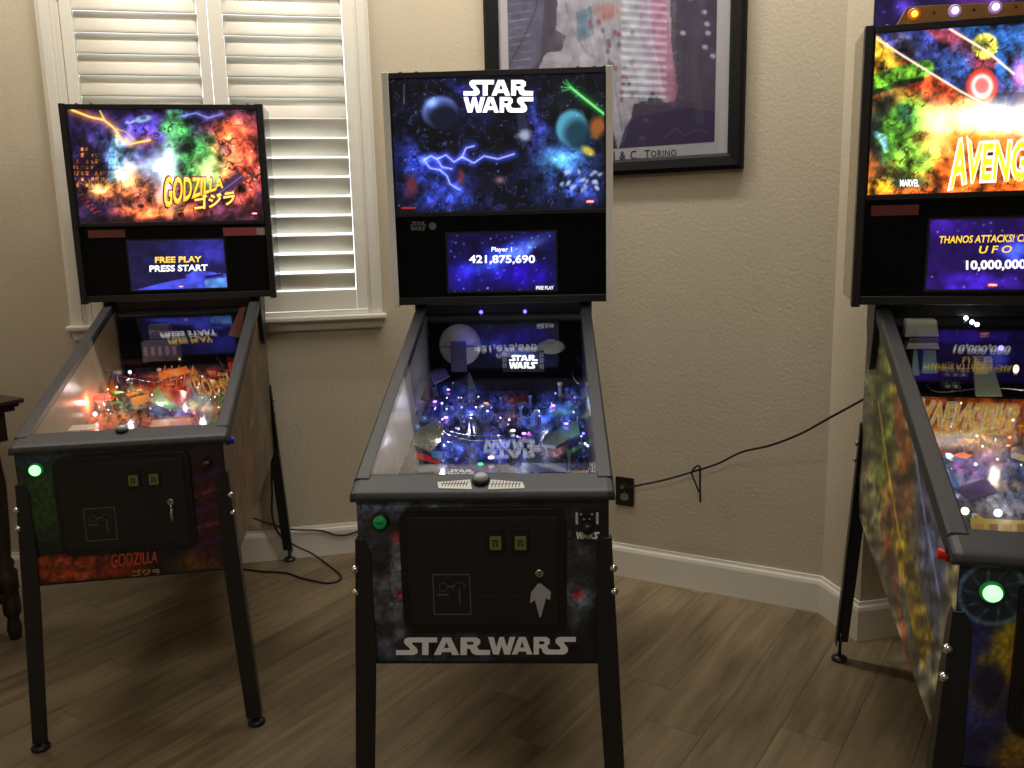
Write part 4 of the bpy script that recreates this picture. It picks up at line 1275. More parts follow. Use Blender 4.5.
def words_burst(m, p):
    face_text(m, 'screen_text', text_mesh('THANOS ATTACKS! CHA', 0.02, .2), 939.5, 236, 1035, 243.5, YS, YEL_SCR, p, slope=-.02)
    face_text(m, 'screen_text', text_mesh('U F O', 0.02, .2), 979, 246, 1012, 253.5, YS, YEL_SCR, p, slope=-.02)
    face_text(m, 'screen_text', text_mesh('10,000,000', 0.035), 966, 260.5, 1026, 271.5, YS, WHITE_SCR, p, slope=-.02)
    oval_logo(m, 992.5, 285, YS, p, 10)
def sticker(m, p, u0, v0, u1, v1, base, words, tc):
    a = m.f(u0, v1, BY0); c = m.f(u1, v0, BY0)
    o = MB().box(a[0], c[0], BY0 - .0006, BY0 + .001, a[2], c[2]).build('sticker', base, p)
    if words:
        h = c[2] - a[2]; w_ = c[0] - a[0]
        place_flat('sticker_print', text_mesh(words, 0.01), (a[0] + .1 * w_, BY0 - .0012, a[2] + .28 * h), (1, 0, 0), (0, 0, 1), w_ * .6, h * .45, tc, o)
def badges_fire(m, p):
    sticker(m, p, 88.5, 229.5, 124.5, 238, mat('sticker_maroon', (96, 44, 36), 0.5), None, None)
    sticker(m, p, 223.5, 227, 265, 236, mat('sticker_red', (140, 56, 60), 0.5), None, None)
    a = m.f(257, 235, BY0); c = m.f(264.5, 228, BY0)
    MB().box(a[0], c[0], BY0 - .0012, BY0, a[2], c[2]).build('sticker', mat('sticker_grey', (150, 140, 136), 0.5), p)
def badges_space(m, p):
    g = mat('emboss_grey', (104, 102, 100), 0.5)
    face_text(m, 'panel_logo', poly_mesh(STAR), 410.5, 221.5, 426, 225.5, BY0 + .0004, g, p)
    face_text(m, 'panel_logo', poly_mesh(WARS), 410.5, 226.3, 426, 230.5, BY0 + .0004, g, p)
    a = m.f(428, 230.5, BY0); c = m.f(437, 221.5, BY0)
    MB().lathe([(.012, 0), (.012, .0008)], ((a[0] + c[0]) / 2, BY0 + .001, (a[2] + c[2]) / 2), (0, -1, 0), 16).build('panel_emblem', g, p)
def badges_burst(m, p):
    sticker(m, p, 871, 204.5, 919, 216, mat('sticker_wine', (104, 34, 34), 0.5), None, None)

GREY_PL = mat('weathered_grey_plastic', (108, 106, 88), 0.7, bump=(90, 1.0, 0.008))
DARKPL = mat('smoke_plastic', (44, 44, 52), 0.3)
BLUEPL = mat('blue_plastic', (70, 110, 170), 0.25)
SILVER = mat('silver_plastic', (112, 120, 122), 0.35, 0.5, bump=(160, 0.9, 0.004))
REDPL = mat('red_plastic', (190, 40, 34), 0.25)
ORPL = mat('orange_plastic', (226, 110, 30), 0.3)
GREENPL = mat('green_plastic', (96, 150, 70), 0.35)
YELPL = mat('yellow_print', (206, 176, 70), 0.4)
CREAM = mat('cream_card', (226, 216, 190), 0.5)

def post_row(m, root, pts, h, material, r=.006):
    for u, v in pts:
        c = m.pf(u, v, 0)
        MB().lathe([(r, 0), (r, h * .8), (r * 1.5, h * .82), (r * 1.5, h), (r * .4, h * 1.06)], c, n=10).build('post', material, root)
def bumper(m, root, u, v, rgb, k):
    c = m.pf(u, v, 0)
    o = MB().lathe([(.024, 0), (.024, .03), (.030, .034), (.030, .040)], c, n=20).build('pop_bumper', mat('bumper_body', (210, 205, 200), 0.3), root)
    MB().lathe([(.031, .040), (.029, .050), (.018, .056), (.003, .058)], c, n=20).build('bumper_cap', mat('bumper_cap_%d' % rgb[0], rgb, 0.25, emit=k), o)

def toys_space(m, root, apr):
    # pale panelled globe
    c = m.f(460, 345, 1.03); e = m.f(481, 345, 1.03); r = np.linalg.norm(e - c)
    g = MB().ball(c, r, 24, 14, (1, .5, 1)).build('globe_toy', mat('globe_grey', (168, 166, 160), 0.6, bump=(60, 0.5, 0.004)), root)
    MB().lathe([(r * 1.006, -.0012), (r * 1.006, .0012)], c, n=24, smooth=False)
    MB().box(c[0] - r * .99, c[0] + r * .99, c[1] - r * .5, c[1] - r * .44, c[2] - .0012, c[2] + .0012).build('globe_seam', DARKPL, g)
    a = m.f(452, 371, .97); b_ = m.f(466, 341, .97)
    MB().box(a[0], b_[0], .955, .972, a[2], b_[2]).build('gate_tower', mat('violet_dark', (34, 27, 56), 0.5), root)
    # grey lobed saucer toy
    c = m.f(551, 347, .98)
    s_ = MB(); s_.lathe([(.001, -.010), (.035, -.007), (.046, 0), (.035, .007), (.012, .012), (.001, .013)], c, (0, -.35, .94), 20)
    so = s_.build('saucer_toy', mat('saucer_grey', (150, 148, 138), 0.6, bump=(140, 0.8, 0.004)), root)
    MB().box(c[0] - .012, c[0] + .012, c[1] - .006, c[1] + .006, c[2] + .008, c[2] + .024).build('saucer_turret', mat('saucer_grey', (150, 148, 138), 0.6), so)
    # small lit display
    y = .80
    a = m.f(503, 372, y); b_ = m.f(544, 351, y)
    d = MB().box(a[0], b_[0], y, y + .02, a[2], b_[2]).build('mini_display', BLACKPL, root, bevel=.002)
    face_text(m, 'display_title', poly_mesh(STAR), 509, 355, 537.5, 361, y - .0015, WHITE_LIT, d)
    face_text(m, 'display_title', poly_mesh(WARS), 509, 362, 537.5, 368.5, y - .0015, WHITE_LIT, d)
    for u0, u1, v0, v1 in ((504, 542, 347.5, 351.5), (502.5, 506.5, 352, 368), (539.5, 543.5, 352, 369)):
        a = m.f(u0, v1, y); b_ = m.f(u1, v0, y)
        n = 6
        for k in range(3):
            f0, f1 = k / 3 + .03, (k + 1) / 3 - .03
            if u1 - u0 > 10: x0, x1, z0, z1 = a[0] + (b_[0] - a[0]) * f0, a[0] + (b_[0] - a[0]) * f1, a[2], b_[2]
            else: x0, x1, z0, z1 = a[0], b_[0], a[2] + (b_[2] - a[2]) * f0, a[2] + (b_[2] - a[2]) * f1
            MB().box(x0, x1, y - .001, y + .001, z0, z1).build('display_trim', mat('trim_pale', (150, 148, 152), 0.5), d)
    # LEDs
    for u, v in ((481, 312), (525, 311.5)):
        c = m.f(u, v, 1.075); q = MB(); q.ball(c, .006, 10, 6); q.build('blue_led', mat('blue_led', (70, 60, 255), 0.3, emit=14), root)
    for u, v, up in ((500, 369, .06), (501, 384.5, .02)):
        led(m, root, u, v, up, .006, (60, 50, 255), 12, 'blue_led', True)
    for u, v, k in ((432, 386, 4), (553, 406, 4), (485, 397, 0), (446, 418, 4), (566, 424, 4), (435, 402, 3), (513, 431, 5), (576, 398, 4), (524, 434, 3), (490, 408, 2), (448, 390, 4), (538, 417, 2), (540, 436, 0)):
        if k: led(m, root, u, v, .006, .0065, (206, 150, 255) if k < 5 else (235, 235, 255), k)
    led(m, root, 486, 404, .002, .008, (250, 170, 40), 1.6)
    led(m, root, 480.5, 464.5, .03, .007, (30, 200, 120), 2.0)
    led(m, root, 529, 435, .02, .006, (255, 70, 130), 1.6)
    led(m, root, 491, 458, .012, .008, (240, 235, 255), 3)
    post_row(m, root, ((404, 380), (537, 425), (424, 378), (446, 384), (560, 396)), .045, mat('post_white', (210, 210, 205), 0.3))
    rn = random.Random(8)
    post_row(m, root, [(rn.uniform(432, 585), rn.uniform(384, 428)) for _ in range(26)], .028, mat('post_blue', (110, 120, 200), 0.15), .0045)
    # left: weathered hull plates and small blue hulls
    plate(m, root, 'hull_plate', ((412, 444), (418, 430), (436, 418), (443, 426), (440, 440), (430, 452)), .05, .006, GREY_PL)
    plate(m, root, 'hull_plate', ((409, 392), (418, 376), (426, 384), (428, 400), (420, 398)), .06, .006, GREY_PL)
    plate(m, root, 'corner_plastic', ((416, 452), (428, 455), (440, 461), (440, 464), (416, 458)), .045, .003, REDPL)
    plate(m, root, 'corner_plastic', ((430, 450), (442, 452), (443, 460), (432, 457)), .05, .003, BLUEPL)
    for u, v, r_ in ((414, 411, .014), (417, 428, .011), (424, 420, .012)):
        c = m.pf(u, v, .055)
        o = MB().lathe([(.001, -.004), (r_, -.003), (r_, .003), (.001, .006)], c, (.3, -.7, .65), 8, False).build('blue_hull', BLUEPL, root)
        MB().lathe([(r_ * .4, .004), (r_ * .35, .009), (.001, .010)], c, (.3, -.7, .65), 8).build('hull_window', mat('hull_pale', (170, 196, 220), 0.3), o)
    # ramps
    arc_tube(m, root, 'wire_ramp', ((430, 380, .10), (434, 396, .09), (428, 412, .08), (432, 424, .07), (452, 432, .06), (476, 436, .05), (505, 436, .05)), .0018, WIRE)
    arc_tube(m, root, 'wire_ramp', ((434, 380, .10), (438, 398, .09), (433, 414, .08), (438, 428, .07), (456, 437, .06), (476, 441, .05), (502, 440, .05)), .0018, WIRE)
    for dz in (0, .022):
        arc_tube(m, root, 'wire_ramp', ((586, 378, .12 + dz), (590, 390, .11 + dz), (582, 402, .10 + dz), (562, 418, .08 + dz), (545, 432, .07 + dz), (538, 448, .05 + dz)), .0018, WIRE)
        arc_tube(m, root, 'wire_ramp', ((578, 366, .14 + dz), (572, 374, .14 + dz), (580, 384, .13 + dz), (586, 372, .14 + dz), (576, 356, .15 + dz)), .0018, WIRE)
    arc_tube(m, root, 'wire_ramp', ((448, 442, .05), (458, 444, .05), (466, 446, .04)), .0022, WIRE)
    plate(m, root, 'clear_ramp', ((520, 446), (548, 420), (584, 398), (588, 408), (556, 430), (532, 452)), .085, .003, CLEAR)
    plate(m, root, 'clear_ramp', ((450, 384), (470, 372), (478, 392), (462, 412)), .10, .003, CLEAR)
    plate(m, root, 'silver_hull', ((542, 444), (544, 434), (562, 428), (570, 432), (568, 440), (556, 446)), .06, .008, SILVER)
    plate(m, root, 'silver_hull', ((568, 424), (578, 420), (580, 434), (570, 438)), .06, .006, mat('teal_plastic', (110, 160, 170), 0.3))
    plate(m, root, 'backboard_plastic', ((428, 372), (444, 366), (450, 376), (434, 384)), .08, .003, mat('violet_plastic', (120, 110, 190), 0.2))
    sparkle(m, root, (428, 382, 588, 446), 34, ((200, 190, 255), (235, 235, 255), (150, 120, 255)), 11)
    clutter(m, root, (424, 376, 592, 392), 12, (DARKPL, CLEAR, BLUEPL, GREY_PL), 12, .12)
    clutter(m, root, (440, 396, 585, 436), 12, (CLEAR, DARKPL, SILVER, BLUEPL), 13, .06)
    # apron cards
    a = [m.pf(u, v, .038) for u, v in ((418, 472), (440, 472), (441, 464), (419, 464))]
    c1 = MB().hexa([(p[0], p[1], p[2] - .001) for p in a], [tuple(p) for p in a]).build('instruction_card', mat('card_slate', (66, 76, 86), 0.5), apr)
    a = [m.pf(u, v, .038) for u, v in ((521, 472), (566, 472), (566, 463), (522, 463))]
    MB().hexa([(p[0], p[1], p[2] - .001) for p in a], [tuple(p) for p in a]).build('instruction_card', mat('card_blue', (28, 42, 96), 0.7), apr)
    for me, v0, v1 in ((STAR, 469.5, 472.3), (WARS, 473, 476)):
        p0 = m.pf(448, v1, .040); p1 = m.pf(474, v1, .040); p2 = m.pf(448, v0, .040)
        ux = p1 - p0; uz = p2 - p0
        place_flat('apron_title', poly_mesh(me), p0, ux / np.linalg.norm(ux), uz / np.linalg.norm(uz), np.linalg.norm(ux), np.linalg.norm(uz), mat('apron_white', (220, 220, 222), 0.5), apr)

def toys_fire(m, root, apr):
    for u, v in ((92, 404), (104, 410)): bumper(m, root, u, v, (255, 70, 50), 2.2)
    for u, v, k in ((82, 398, 6), (95, 414, 9), (88, 392, 3), (104, 400, 4), (152, 362, 5), (122, 366, 6), (130, 372, 4), (128, 381, 3), (204, 346, 4), (168, 345, 3)):
        led(m, root, u, v, .02, .007, (255, 235, 230), k, dome=True)
    led(m, root, 226, 338, .12, .012, (255, 230, 170), 2.5, 'spot_lamp', True)
    led(m, root, 110, 400, .006, .008, (90, 220, 90), 2); led(m, root, 114, 404, .006, .008, (255, 60, 40), 2); led(m, root, 236, 348, .05, .010, (255, 200, 200), 5, dome=True)
    rn = random.Random(3)
    post_row(m, root, [(rn.uniform(105, 232), rn.uniform(362, 398)) for _ in range(30)], .030, mat('post_red', (190, 70, 60), 0.2), .0045)
    post_row(m, root, ((103, 366), (214, 392), (160, 380)), .045, mat('post_white', (210, 210, 205), 0.3))
    plate(m, root, 'rock_plastic', ((102, 388), (112, 378), (118, 392), (112, 400)), .05, .004, ORPL)
    plate(m, root, 'rock_plastic', ((158, 396), (172, 388), (188, 392), (182, 404), (166, 406)), .04, .004, REDPL)
    plate(m, root, 'green_plastic_piece', ((152, 392), (158, 386), (164, 398), (180, 406), (172, 410), (156, 404)), .045, .003, GREENPL)
    plate(m, root, 'orange_gantry', ((158, 372), (186, 366), (190, 371), (160, 378)), .12, .006, ORPL)
    plate(m, root, 'sunset_plastic', ((130, 398), (148, 394), (150, 400), (134, 406)), .04, .003, mat('amber_plastic', (214, 140, 60), 0.3))
    plate(m, root, 'right_plastic', ((226, 352), (240, 345), (238, 372), (230, 376)), .06, .003, REDPL)
    sparkle(m, root, (86, 368, 232, 416), 30, ((255, 210, 200), (255, 120, 90), (255, 255, 250)), 11)
    clutter(m, root, (110, 356, 232, 374), 12, (DARKPL, REDPL, CLEAR, DARKPL), 12, .12)
    clutter(m, root, (100, 380, 226, 412), 14, (ORPL, CLEAR, REDPL, GREENPL, DARKPL), 13, .06)
    # dark model building with tiers, lattice bridge
    for y, u0, u1, v0, v1 in ((.90, 143, 177, 341, 362), (.95, 150, 168, 325, 345)):
        a = m.f(u0, v1, y); b_ = m.f(u1, v0, y)
        bo = MB().box(a[0], b_[0], y, y + .06, a[2], b_[2]).build('model_building', mat('building_dark', (60, 58, 66), 0.5), root)
        for k in range(5):
            x = a[0] + (b_[0] - a[0]) * (k + .5) / 5
            MB().box(x - .006, x + .006, y - .0015, y + .001, a[2] + .3 * (b_[2] - a[2]), a[2] + .75 * (b_[2] - a[2])).build('building_window', mat('window_grey', (116, 112, 120), 0.4), bo)
    for k in range(5):
        arc_tube(m, root, 'bridge_strut', ((162 + k * 7, 388, .02), (165 + k * 7, 366, .12)), .0022, ORPL)
    for dz in (0, .02):
        arc_tube(m, root, 'wire_ramp', ((106, 372, .10 + dz), (130, 378, .09 + dz), (156, 382, .08 + dz), (182, 378, .09 + dz)), .0018, WIRE)
        arc_tube(m, root, 'wire_ramp', ((112, 372, .09 + dz), (108, 388, .08 + dz), (104, 402, .06 + dz), (112, 416, .05 + dz)), .0018, WIRE)
        arc_tube(m, root, 'wire_ramp', ((216, 356, .12 + dz), (224, 370, .10 + dz), (222, 390, .08 + dz), (214, 408, .06 + dz)), .0018, WIRE)
    plate(m, root, 'clear_ramp', ((186, 384), (206, 374), (216, 392), (200, 410)), .08, .003, CLEAR)
    a = m.f(222, 312, 1.04); b_ = m.f(238, 303, 1.04)
    backdrop(m, root, 'backboard_art', ((228, 335), (240, 308), (246, 306), (240, 338)), 1.03, .004, mat('backboard_brown', (130, 84, 56), 0.5))
    a = [m.pf(u, v, .038) for u, v in ((52, 432), (96, 429), (96, 424), (58, 426))]
    MB().hexa([(p[0], p[1], p[2] - .001) for p in a], [tuple(p) for p in a]).build('instruction_card', CREAM, apr)
    a = [m.pf(u, v, .038) for u, v in ((150, 427), (192, 424), (190, 418), (152, 420))]
    MB().hexa([(p[0], p[1], p[2] - .001) for p in a], [tuple(p) for p in a]).build('instruction_card', mat('card_salmon', (220, 150, 110), 0.5), apr)

def toys_burst(m, root, apr):
    # grey stepped tower
    for y, u0, u1, v0, v1, mm in ((.98, 902, 935, 318, 334, (168, 170, 160)), (.975, 905, 936, 335, 339, (60, 60, 58)), (.97, 903, 936, 340, 346, (160, 162, 156)), (.99, 908, 916, 347, 372, (84, 130, 120)), (.985, 918, 934, 347, 370, (84, 86, 96))):
        backdrop(m, root, 'tower_tier', ((u0, v1), (u1, v1), (u1 - 2, v0), (u0 + 2, v0)), y, .05, mat('tier_%d' % mm[0], mm, 0.5))
    for dz in (0, .02):
        arc_tube(m, root, 'wire_ramp', ((922, 370, .10 + dz), (926, 384, .09 + dz), (940, 392, .08 + dz), (990, 388, .08 + dz), (1040, 392, .08 + dz)), .002, WIRE)
        arc_tube(m, root, 'wire_ramp', ((930, 366, .12 + dz), (950, 362, .12 + dz), (966, 372, .11 + dz), (960, 388, .10 + dz)), .002, WIRE)
    backdrop(m, root, 'lift_ramp', ((975, 396), (1002, 396), (990, 356), (972, 356)), .80, .006, mat('ramp_green_grey', (96, 108, 92), 0.4))
    backdrop(m, root, 'ramp_flap', ((974, 374), (988, 374), (986, 362), (973, 362)), .79, .005, mat('ramp_tan', (170, 150, 100), 0.5))
    for k in range(5):
        c = m.f(946 + k % 3 * 8, 372 + k // 3 * 12, .86)
        MB().lathe([(.012, -.01), (.014, 0), (.012, .008), (.004, .010)], c, n=14).build('dark_drum', DARKPL, root)
    c = m.f(1001, 348, .95); MB().ball(c, .007, 10, 6).build('blue_led', mat('blue_led', (70, 60, 255), 0.3, emit=10), root)
    for u, v in ((966, 318), (972, 322), (977, 324.5)):
        c = m.f(u, v, 1.06); MB().ball(c, .006, 10, 6).build('white_led', mat('white_led', (225, 240, 255), 0.3, emit=9), root)
    c = m.f(1016, 369, .85); MB().ball(c, .007, 10, 6, (1, 1, 1.6)).build('flasher', mat('flasher_warm', (255, 240, 190), 0.3, emit=2.0), root)
    rn = random.Random(6)
    post_row(m, root, [(rn.uniform(925, 1030), rn.uniform(400, 470)) for _ in range(20)], .03, mat('post_amber', (190, 130, 60), 0.2), .0045)
    sparkle(m, root, (925, 380, 1040, 480), 12, ((255, 220, 150), (255, 255, 240)), 11)
    clutter(m, root, (915, 366, 1040, 392), 14, (DARKPL, GREY_PL, DARKPL, CLEAR), 12, .14)
    clutter(m, root, (935, 420, 1040, 490), 10, (ORPL, CLEAR, YELPL, BLUEPL), 13, .06)
    plate(m, root, 'corner_plastic', ((936, 470), (948, 462), (960, 484), (946, 496)), .05, .003, BLUEPL)
    plate(m, root, 'comic_plastic', ((955, 488), (985, 478), (1000, 492), (970, 500)), .05, .003, mat('plum_plastic', (96, 70, 120), 0.3))
    for u, v, c_ in ((965, 511, (255, 240, 190)), (998, 513, (190, 255, 200))):
        led(m, root, u, v, .03, .008, c_, 4, dome=True)
    a = [m.pf(u, v, .040) for u, v in ((972, 534), (1060, 540), (1060, 522), (970, 518))]
    o = MB().hexa([(p[0], p[1], p[2] - .001) for p in a], [tuple(p) for p in a]).build('apron_art', YELPL, apr)
    for k in range(5):
        a = [m.pf(u, v, .0412) for u, v in ((975 + k * 14, 532 + k * .4), (984 + k * 14, 532 + k * .4), (984 + k * 14, 524), (975 + k * 14, 524))]
        MB().hexa([(p[0], p[1], p[2] - .001) for p in a], [tuple(p) for p in a]).build('apron_print', mat('apron_brown', (140, 96, 50), 0.5) if k % 2 else mat('apron_gold', (190, 140, 50), 0.5), o)

def sparkle(m, root, box, n, cols, seed, k=3.0):
    rn = random.Random(seed)
    for i in range(n):
        u, v = rn.uniform(box[0], box[2]), rn.uniform(box[1], box[3])
        led(m, root, u, v, rn.uniform(.01, .06), rn.uniform(.0022, .0042), cols[i % len(cols)], k, 'insert_or_sparkle', True)  # random glowing specks, added to mimic sparkles over the playfield
def clutter(m, root, box, n, mats, seed, hmax=.09):
    rn = random.Random(seed)
    for i in range(n):
        c = m.pf(rn.uniform(box[0], box[2]), rn.uniform(box[1], box[3]), 0)
        w_, d_, h = rn.uniform(.008, .026), rn.uniform(.006, .02), rn.uniform(.02, hmax)
        a = rn.uniform(0, 3.1); ca, sa = math.cos(a), math.sin(a)
        base = [(c[0] + x * ca - y * sa, c[1] + x * sa + y * ca) for x, y in ((-w_, -d_), (w_, -d_ * .6), (w_ * .7, d_), (-w_ * .8, d_ * .8))]
        MB().hexa([(x, y, PFZ(y) + h) for x, y in base], [(x, y, PFZ(y) + h + .0035) for x, y in base]).build('plastic_piece', mats[i % len(mats)], root)
        MB().lathe([(.003, 0), (.003, h)], (c[0], c[1], PFZ(c[1])), n=6).build('post', CHROME, root)
def blade_fire(U, V):
    a = Art(U, V, (128, 112, 88)); a.glow(92, 404, 24, 14, (200, 60, 40), 0.9); a.grain(.1, .05, .3, 2); return a  # red glow of the lit bumpers is painted into the blade colour
def blade_space(U, V):
    a = Art(U, V, (142, 140, 136)); a.grain(.08, .03, .3, 2)
    a.line([(384, 420), (388, 452)], 1.4, (200, 200, 196), .7); a.line([(372, 455), (420, 458)], 1.2, (190, 190, 186), .6); a.line([(382, 468), (390, 463), (400, 461)], 1.6, (220, 220, 216), .8)
    return a
def blade_burst(U, V):
    a = Art(U, V, (70, 66, 62)); a.grain(.1, .05, .4, 2); return a
START_ON = mat('start_green_lit', (150, 255, 155), 0.3, emit=2.2)
START_OFF = mat('start_green', (20, 140, 70), 0.3, emit=0.12)

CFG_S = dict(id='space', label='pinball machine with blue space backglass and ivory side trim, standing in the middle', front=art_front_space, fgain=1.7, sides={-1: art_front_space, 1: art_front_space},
    bar=bar_space, key='plate', start=START_OFF, starttext=True, flip=mat('flip_white', (200, 200, 200), 0.3), trim=IVORY, bside=BLACK, art=art_space, glow=1.25, titles=titles_space, scr=scr_space,
    words=words_space, badges=badges_space, pf=art_pf_space, pgain=1.5, apron=mat('apron_black', (18, 18, 22), 0.4), lane=(196, 160, 96), flipper=mat('flipper_white', (225, 225, 225), 0.3), plastic=BLUEPL,
    toys=toys_space, blade=blade_space, gi=((470, 400, .05, .55, (.72, .7, 1)), (545, 405, .05, .55, (.7, .75, 1)), (440, 440, .05, .45, (.8, .8, 1)), (520, 450, .06, .35, (.8, .85, 1)), (500, 360, .10, .06, (.6, .6, 1))))
CFG_G = dict(id='fire', label='pinball machine with fiery orange backglass, standing in front of the shuttered window', front=art_front_fire, fgain=1.4, sides={-1: art_side_fire, 1: art_side_fire},
    bar=bar_fire, key='key', start=START_ON, ring=mat('ring_green_glow', (20, 110, 56), 0.4, emit=0.5), flip=mat('flip_blue', (40, 40, 170), 0.3), trim=BLACKPL, bside=mat('side_gloss', (60, 58, 56), 0.15), art=art_fire, glow=1.3, titles=titles_fire, scr=scr_fire,
    words=words_fire, badges=badges_fire, pf=art_pf_fire, pgain=1.5, apron=mat('apron_tan', (150, 120, 84), 0.4), lane=(120, 90, 60), flipper=mat('flipper_orange', (230, 120, 50), 0.3), plastic=GREENPL,
    toys=toys_fire, blade=blade_fire, gi=((92, 402, .06, .35, (1, .35, .25)), (160, 402, .05, .5, (1, .85, .75)), (200, 396, .05, .4, (1, .9, .85)), (180, 360, .10, .3, (1, .6, .5)), (125, 385, .08, .35, (1, .8, .8))))
CFG_R = dict(id='burst', label='pinball machine with yellow and green backglass and bulb topper at the right edge', front=art_front_burst, fgain=1.7, sides={-1: art_side_burst, 1: art_side_burst},
    bar=bar_burst, key='key', start=START_ON, ring=mat('ring_green_glow', (20, 110, 56), 0.4, emit=0.5), flip=mat('flip_red', (190, 24, 30), 0.3), trim=BLACKPL, bside=mat('side_gloss_tan', (150, 138, 110), 0.2), art=art_burst, glow=1.8, titles=titles_burst, scr=scr_burst,
    words=words_burst, badges=badges_burst, pf=art_pf_burst, pgain=1.5, apron=mat('apron_dark', (26, 26, 30), 0.4), lane=(120, 90, 60), flipper=mat('flipper_yellow', (220, 190, 60), 0.3), plastic=YELPL,
    toys=toys_burst, blade=blade_burst, gi=((1000, 430, .06, .5, (1, .85, .6)), (950, 450, .06, .4, (1, .85, .65)), (1010, 490, .05, .4, (1, .9, .7)), (970, 370, .08, .15, (.8, .8, 1))))
R_S = machine(MS, 'pinball_machine', CFG_S)
R_G = machine(MG, 'pinball_machine', CFG_G)
R_R = machine(MR, 'pinball_machine', CFG_R)

# lettering on the fronts
def front_title(m, root):
    face_text(m, 'front_title', poly_mesh(STAR), 396, 637.5, 490, 655, -.0022, LETTER, root)
    face_text(m, 'front_title', poly_mesh(WARS), 488, 637, 575.5, 654.5, -.0022, LETTER, root)
front_title(MS, R_S)
sm = MB()
for u0, u1, v0, v1 in ((575.5, 578, 512, 524), (596, 598.5, 512, 524)):
    a = MS.f(u0, v1, 0); c = MS.f(u1, v0, 0); sm.rrect(a[0], c[0], a[2], c[2], .002, -.0024, -.0012)
for u, v in ((581, 514), (592, 514), (584, 519), (589.5, 519)):
    c = MS.f(u, v, 0); sm.lathe([(.0022, 0), (.0022, .001)], (c[0], -.0014, c[2]), (0, -1, 0), 10, False)
sm.build('emblem_print', mat('emblem_white', (190, 190, 188), 0.5), R_S)
face_text(MS, 'emblem_title', poly_mesh(WARS), 576, 532, 599.5, 539, -.0022, LETTER, R_S)
for k in range(4):
    a = MS.f(567.5, 537 + k * 10, 0); c = MS.f(571, 530 + k * 10, 0)
    MB().box(a[0], c[0], -.0022, -.0012, a[2], c[2]).build('panel_slot_print', mat('slot_grey', (60, 62, 66), 0.5), R_S)
face_text(MG, 'front_title', text_mesh('GODZILLA', 0.03), 111, 553, 158, 569, -.0022, mat('title_rust', (190, 70, 34), 0.5), R_G, slope=-.05, warp=lambda a, b: (a, b * (1 - .25 * a) + .25 * a))
face_text(MG, 'front_title', text_mesh('ゴジラ', 0.03), 132, 569.5, 160, 577, -.0022, mat('title_straw', (170, 140, 60), 0.5), R_G, slope=-.05)

# topper on the right-hand machine
tp = MB()
x0 = MR.f(873.5, 24, 1.05)[0]
TPO = None
a = MR.f(873.5, 27, 1.10)
tback = MB().box(a[0], .33, 1.10, 1.115, BZ1 - .002, BZ1 + .16)
def topper_paint(U, V):
    A_ = Art(U, V, (34, 22, 74)); A_.glow(905, 8, 14, 14, (90, 60, 190), .8, warp=6, seed=1); A_.glow(980, 0, 40, 10, (120, 50, 120), .6, warp=6, seed=2)
    A_.stars(30, (873, -20, 1040, 22), (120, 110, 220), 3, .9); A_.grain(.1, .1, .4, 3); return A_
tb = tback.build('topper', BLACKPL, R_R, bevel=.002)
grid_obj('topper_art', (a[0] + .002, 1.099, BZ1), (.328, 1.099, BZ1), (a[0] + .002, 1.099, BZ1 + .155), 120, 50, topper_paint, art_mat('topper_lit', 'lit', .9), tb, MR.w)
pts = [(896, 24), (907, 7), (930, 5), (1060, 0), (1080, 16)]
A_ = [MR.f(u, v, 1.03) for u, v in pts]
A_[0][2] = BZ1; A_[-1][2] = BZ1
GOLD = mat('topper_gold', (168, 122, 62), 0.35, 0.35)
rg = MB().hexa([(p[0], 1.03, p[2]) for p in A_], [(p[0], 1.06, p[2]) for p in A_]).build('topper_ridge', GOLD, tb, bevel=.003)
for u, v, c_ in ((914, 14.5, (255, 150, 40)), (954.5, 11, (226, 190, 255)), (995, 7.5, (214, 190, 255)), (1036, 4, (214, 190, 255))):
    c = MR.f(u, v, 1.03)
    MB().lathe([(.016, 0), (.016, .004), (.011, .006)], (c[0], 1.031, c[2]), (0, -1, 0), 18).build('bulb_ring', mat('ring_%d' % c_[2], tuple(int(k * .7) for k in c_), 0.3, emit=.45), rg)
    MB().ball((c[0], 1.020, c[2]), .008, 12, 8).build('bulb', mat('bulb_%d' % c_[2], c_, 0.3, emit=4.5), rg)
for u, v in ((934, 13), (974, 10), (1016, 7)):
    c = MR.f(u, v, 1.03); MB().lathe([(.0035, 0), (.0035, .002)], (c[0], 1.0305, c[2]), (0, -1, 0), 10).build('ridge_screw', DARKPL, rg)

# ------------------------------------------------------------------ framed poster
def apt(s, z, d=0.0): return AP + AT * s + AN * d + np.array([0, 0, z])
def abox(mb, s0, s1, z0, z1, d0, d1):
    mb.hexa([apt(s0, z0, d0), apt(s1, z0, d0), apt(s1, z0, d1), apt(s0, z0, d1)], [apt(s0, z1, d0), apt(s1, z1, d0), apt(s1, z1, d1), apt(s0, z1, d1)]); return mb
FS0, FS1, FZ0, FZ1 = -0.553, 0.510, 1.649, 2.98
FB = 0.058
PO = empty('framed_poster', tuple(apt((FS0 + FS1) / 2, FZ0)), (0, 0, math.atan2(AT[1], AT[0])))
tag(PO, 'large poster of pale drapery on plum ground in a wide black frame', 'poster')
FRM = mat('frame_black', (12, 11, 11), 0.6, spec=0.2)
LSC = FS1 - FS0
def pl(s, z, d): return (s - (FS0 + FS1) / 2, -d, z - FZ0)
def pbox(s0, s1, z0, z1, d0, d1):
    a = pl(s0, z0, d0); c = pl(s1, z1, d1)
    return MB().box(a[0], c[0], c[1], a[1], a[2], c[2])
def fr_piece(q, inset):
    o_ = MB(); o_.hexa([pl(s, z, .003) for s, z in q], [pl(s, z, .030) for s, z in inset]); return o_
O4 = [(FS0, FZ0), (FS1, FZ0), (FS1, FZ1), (FS0, FZ1)]
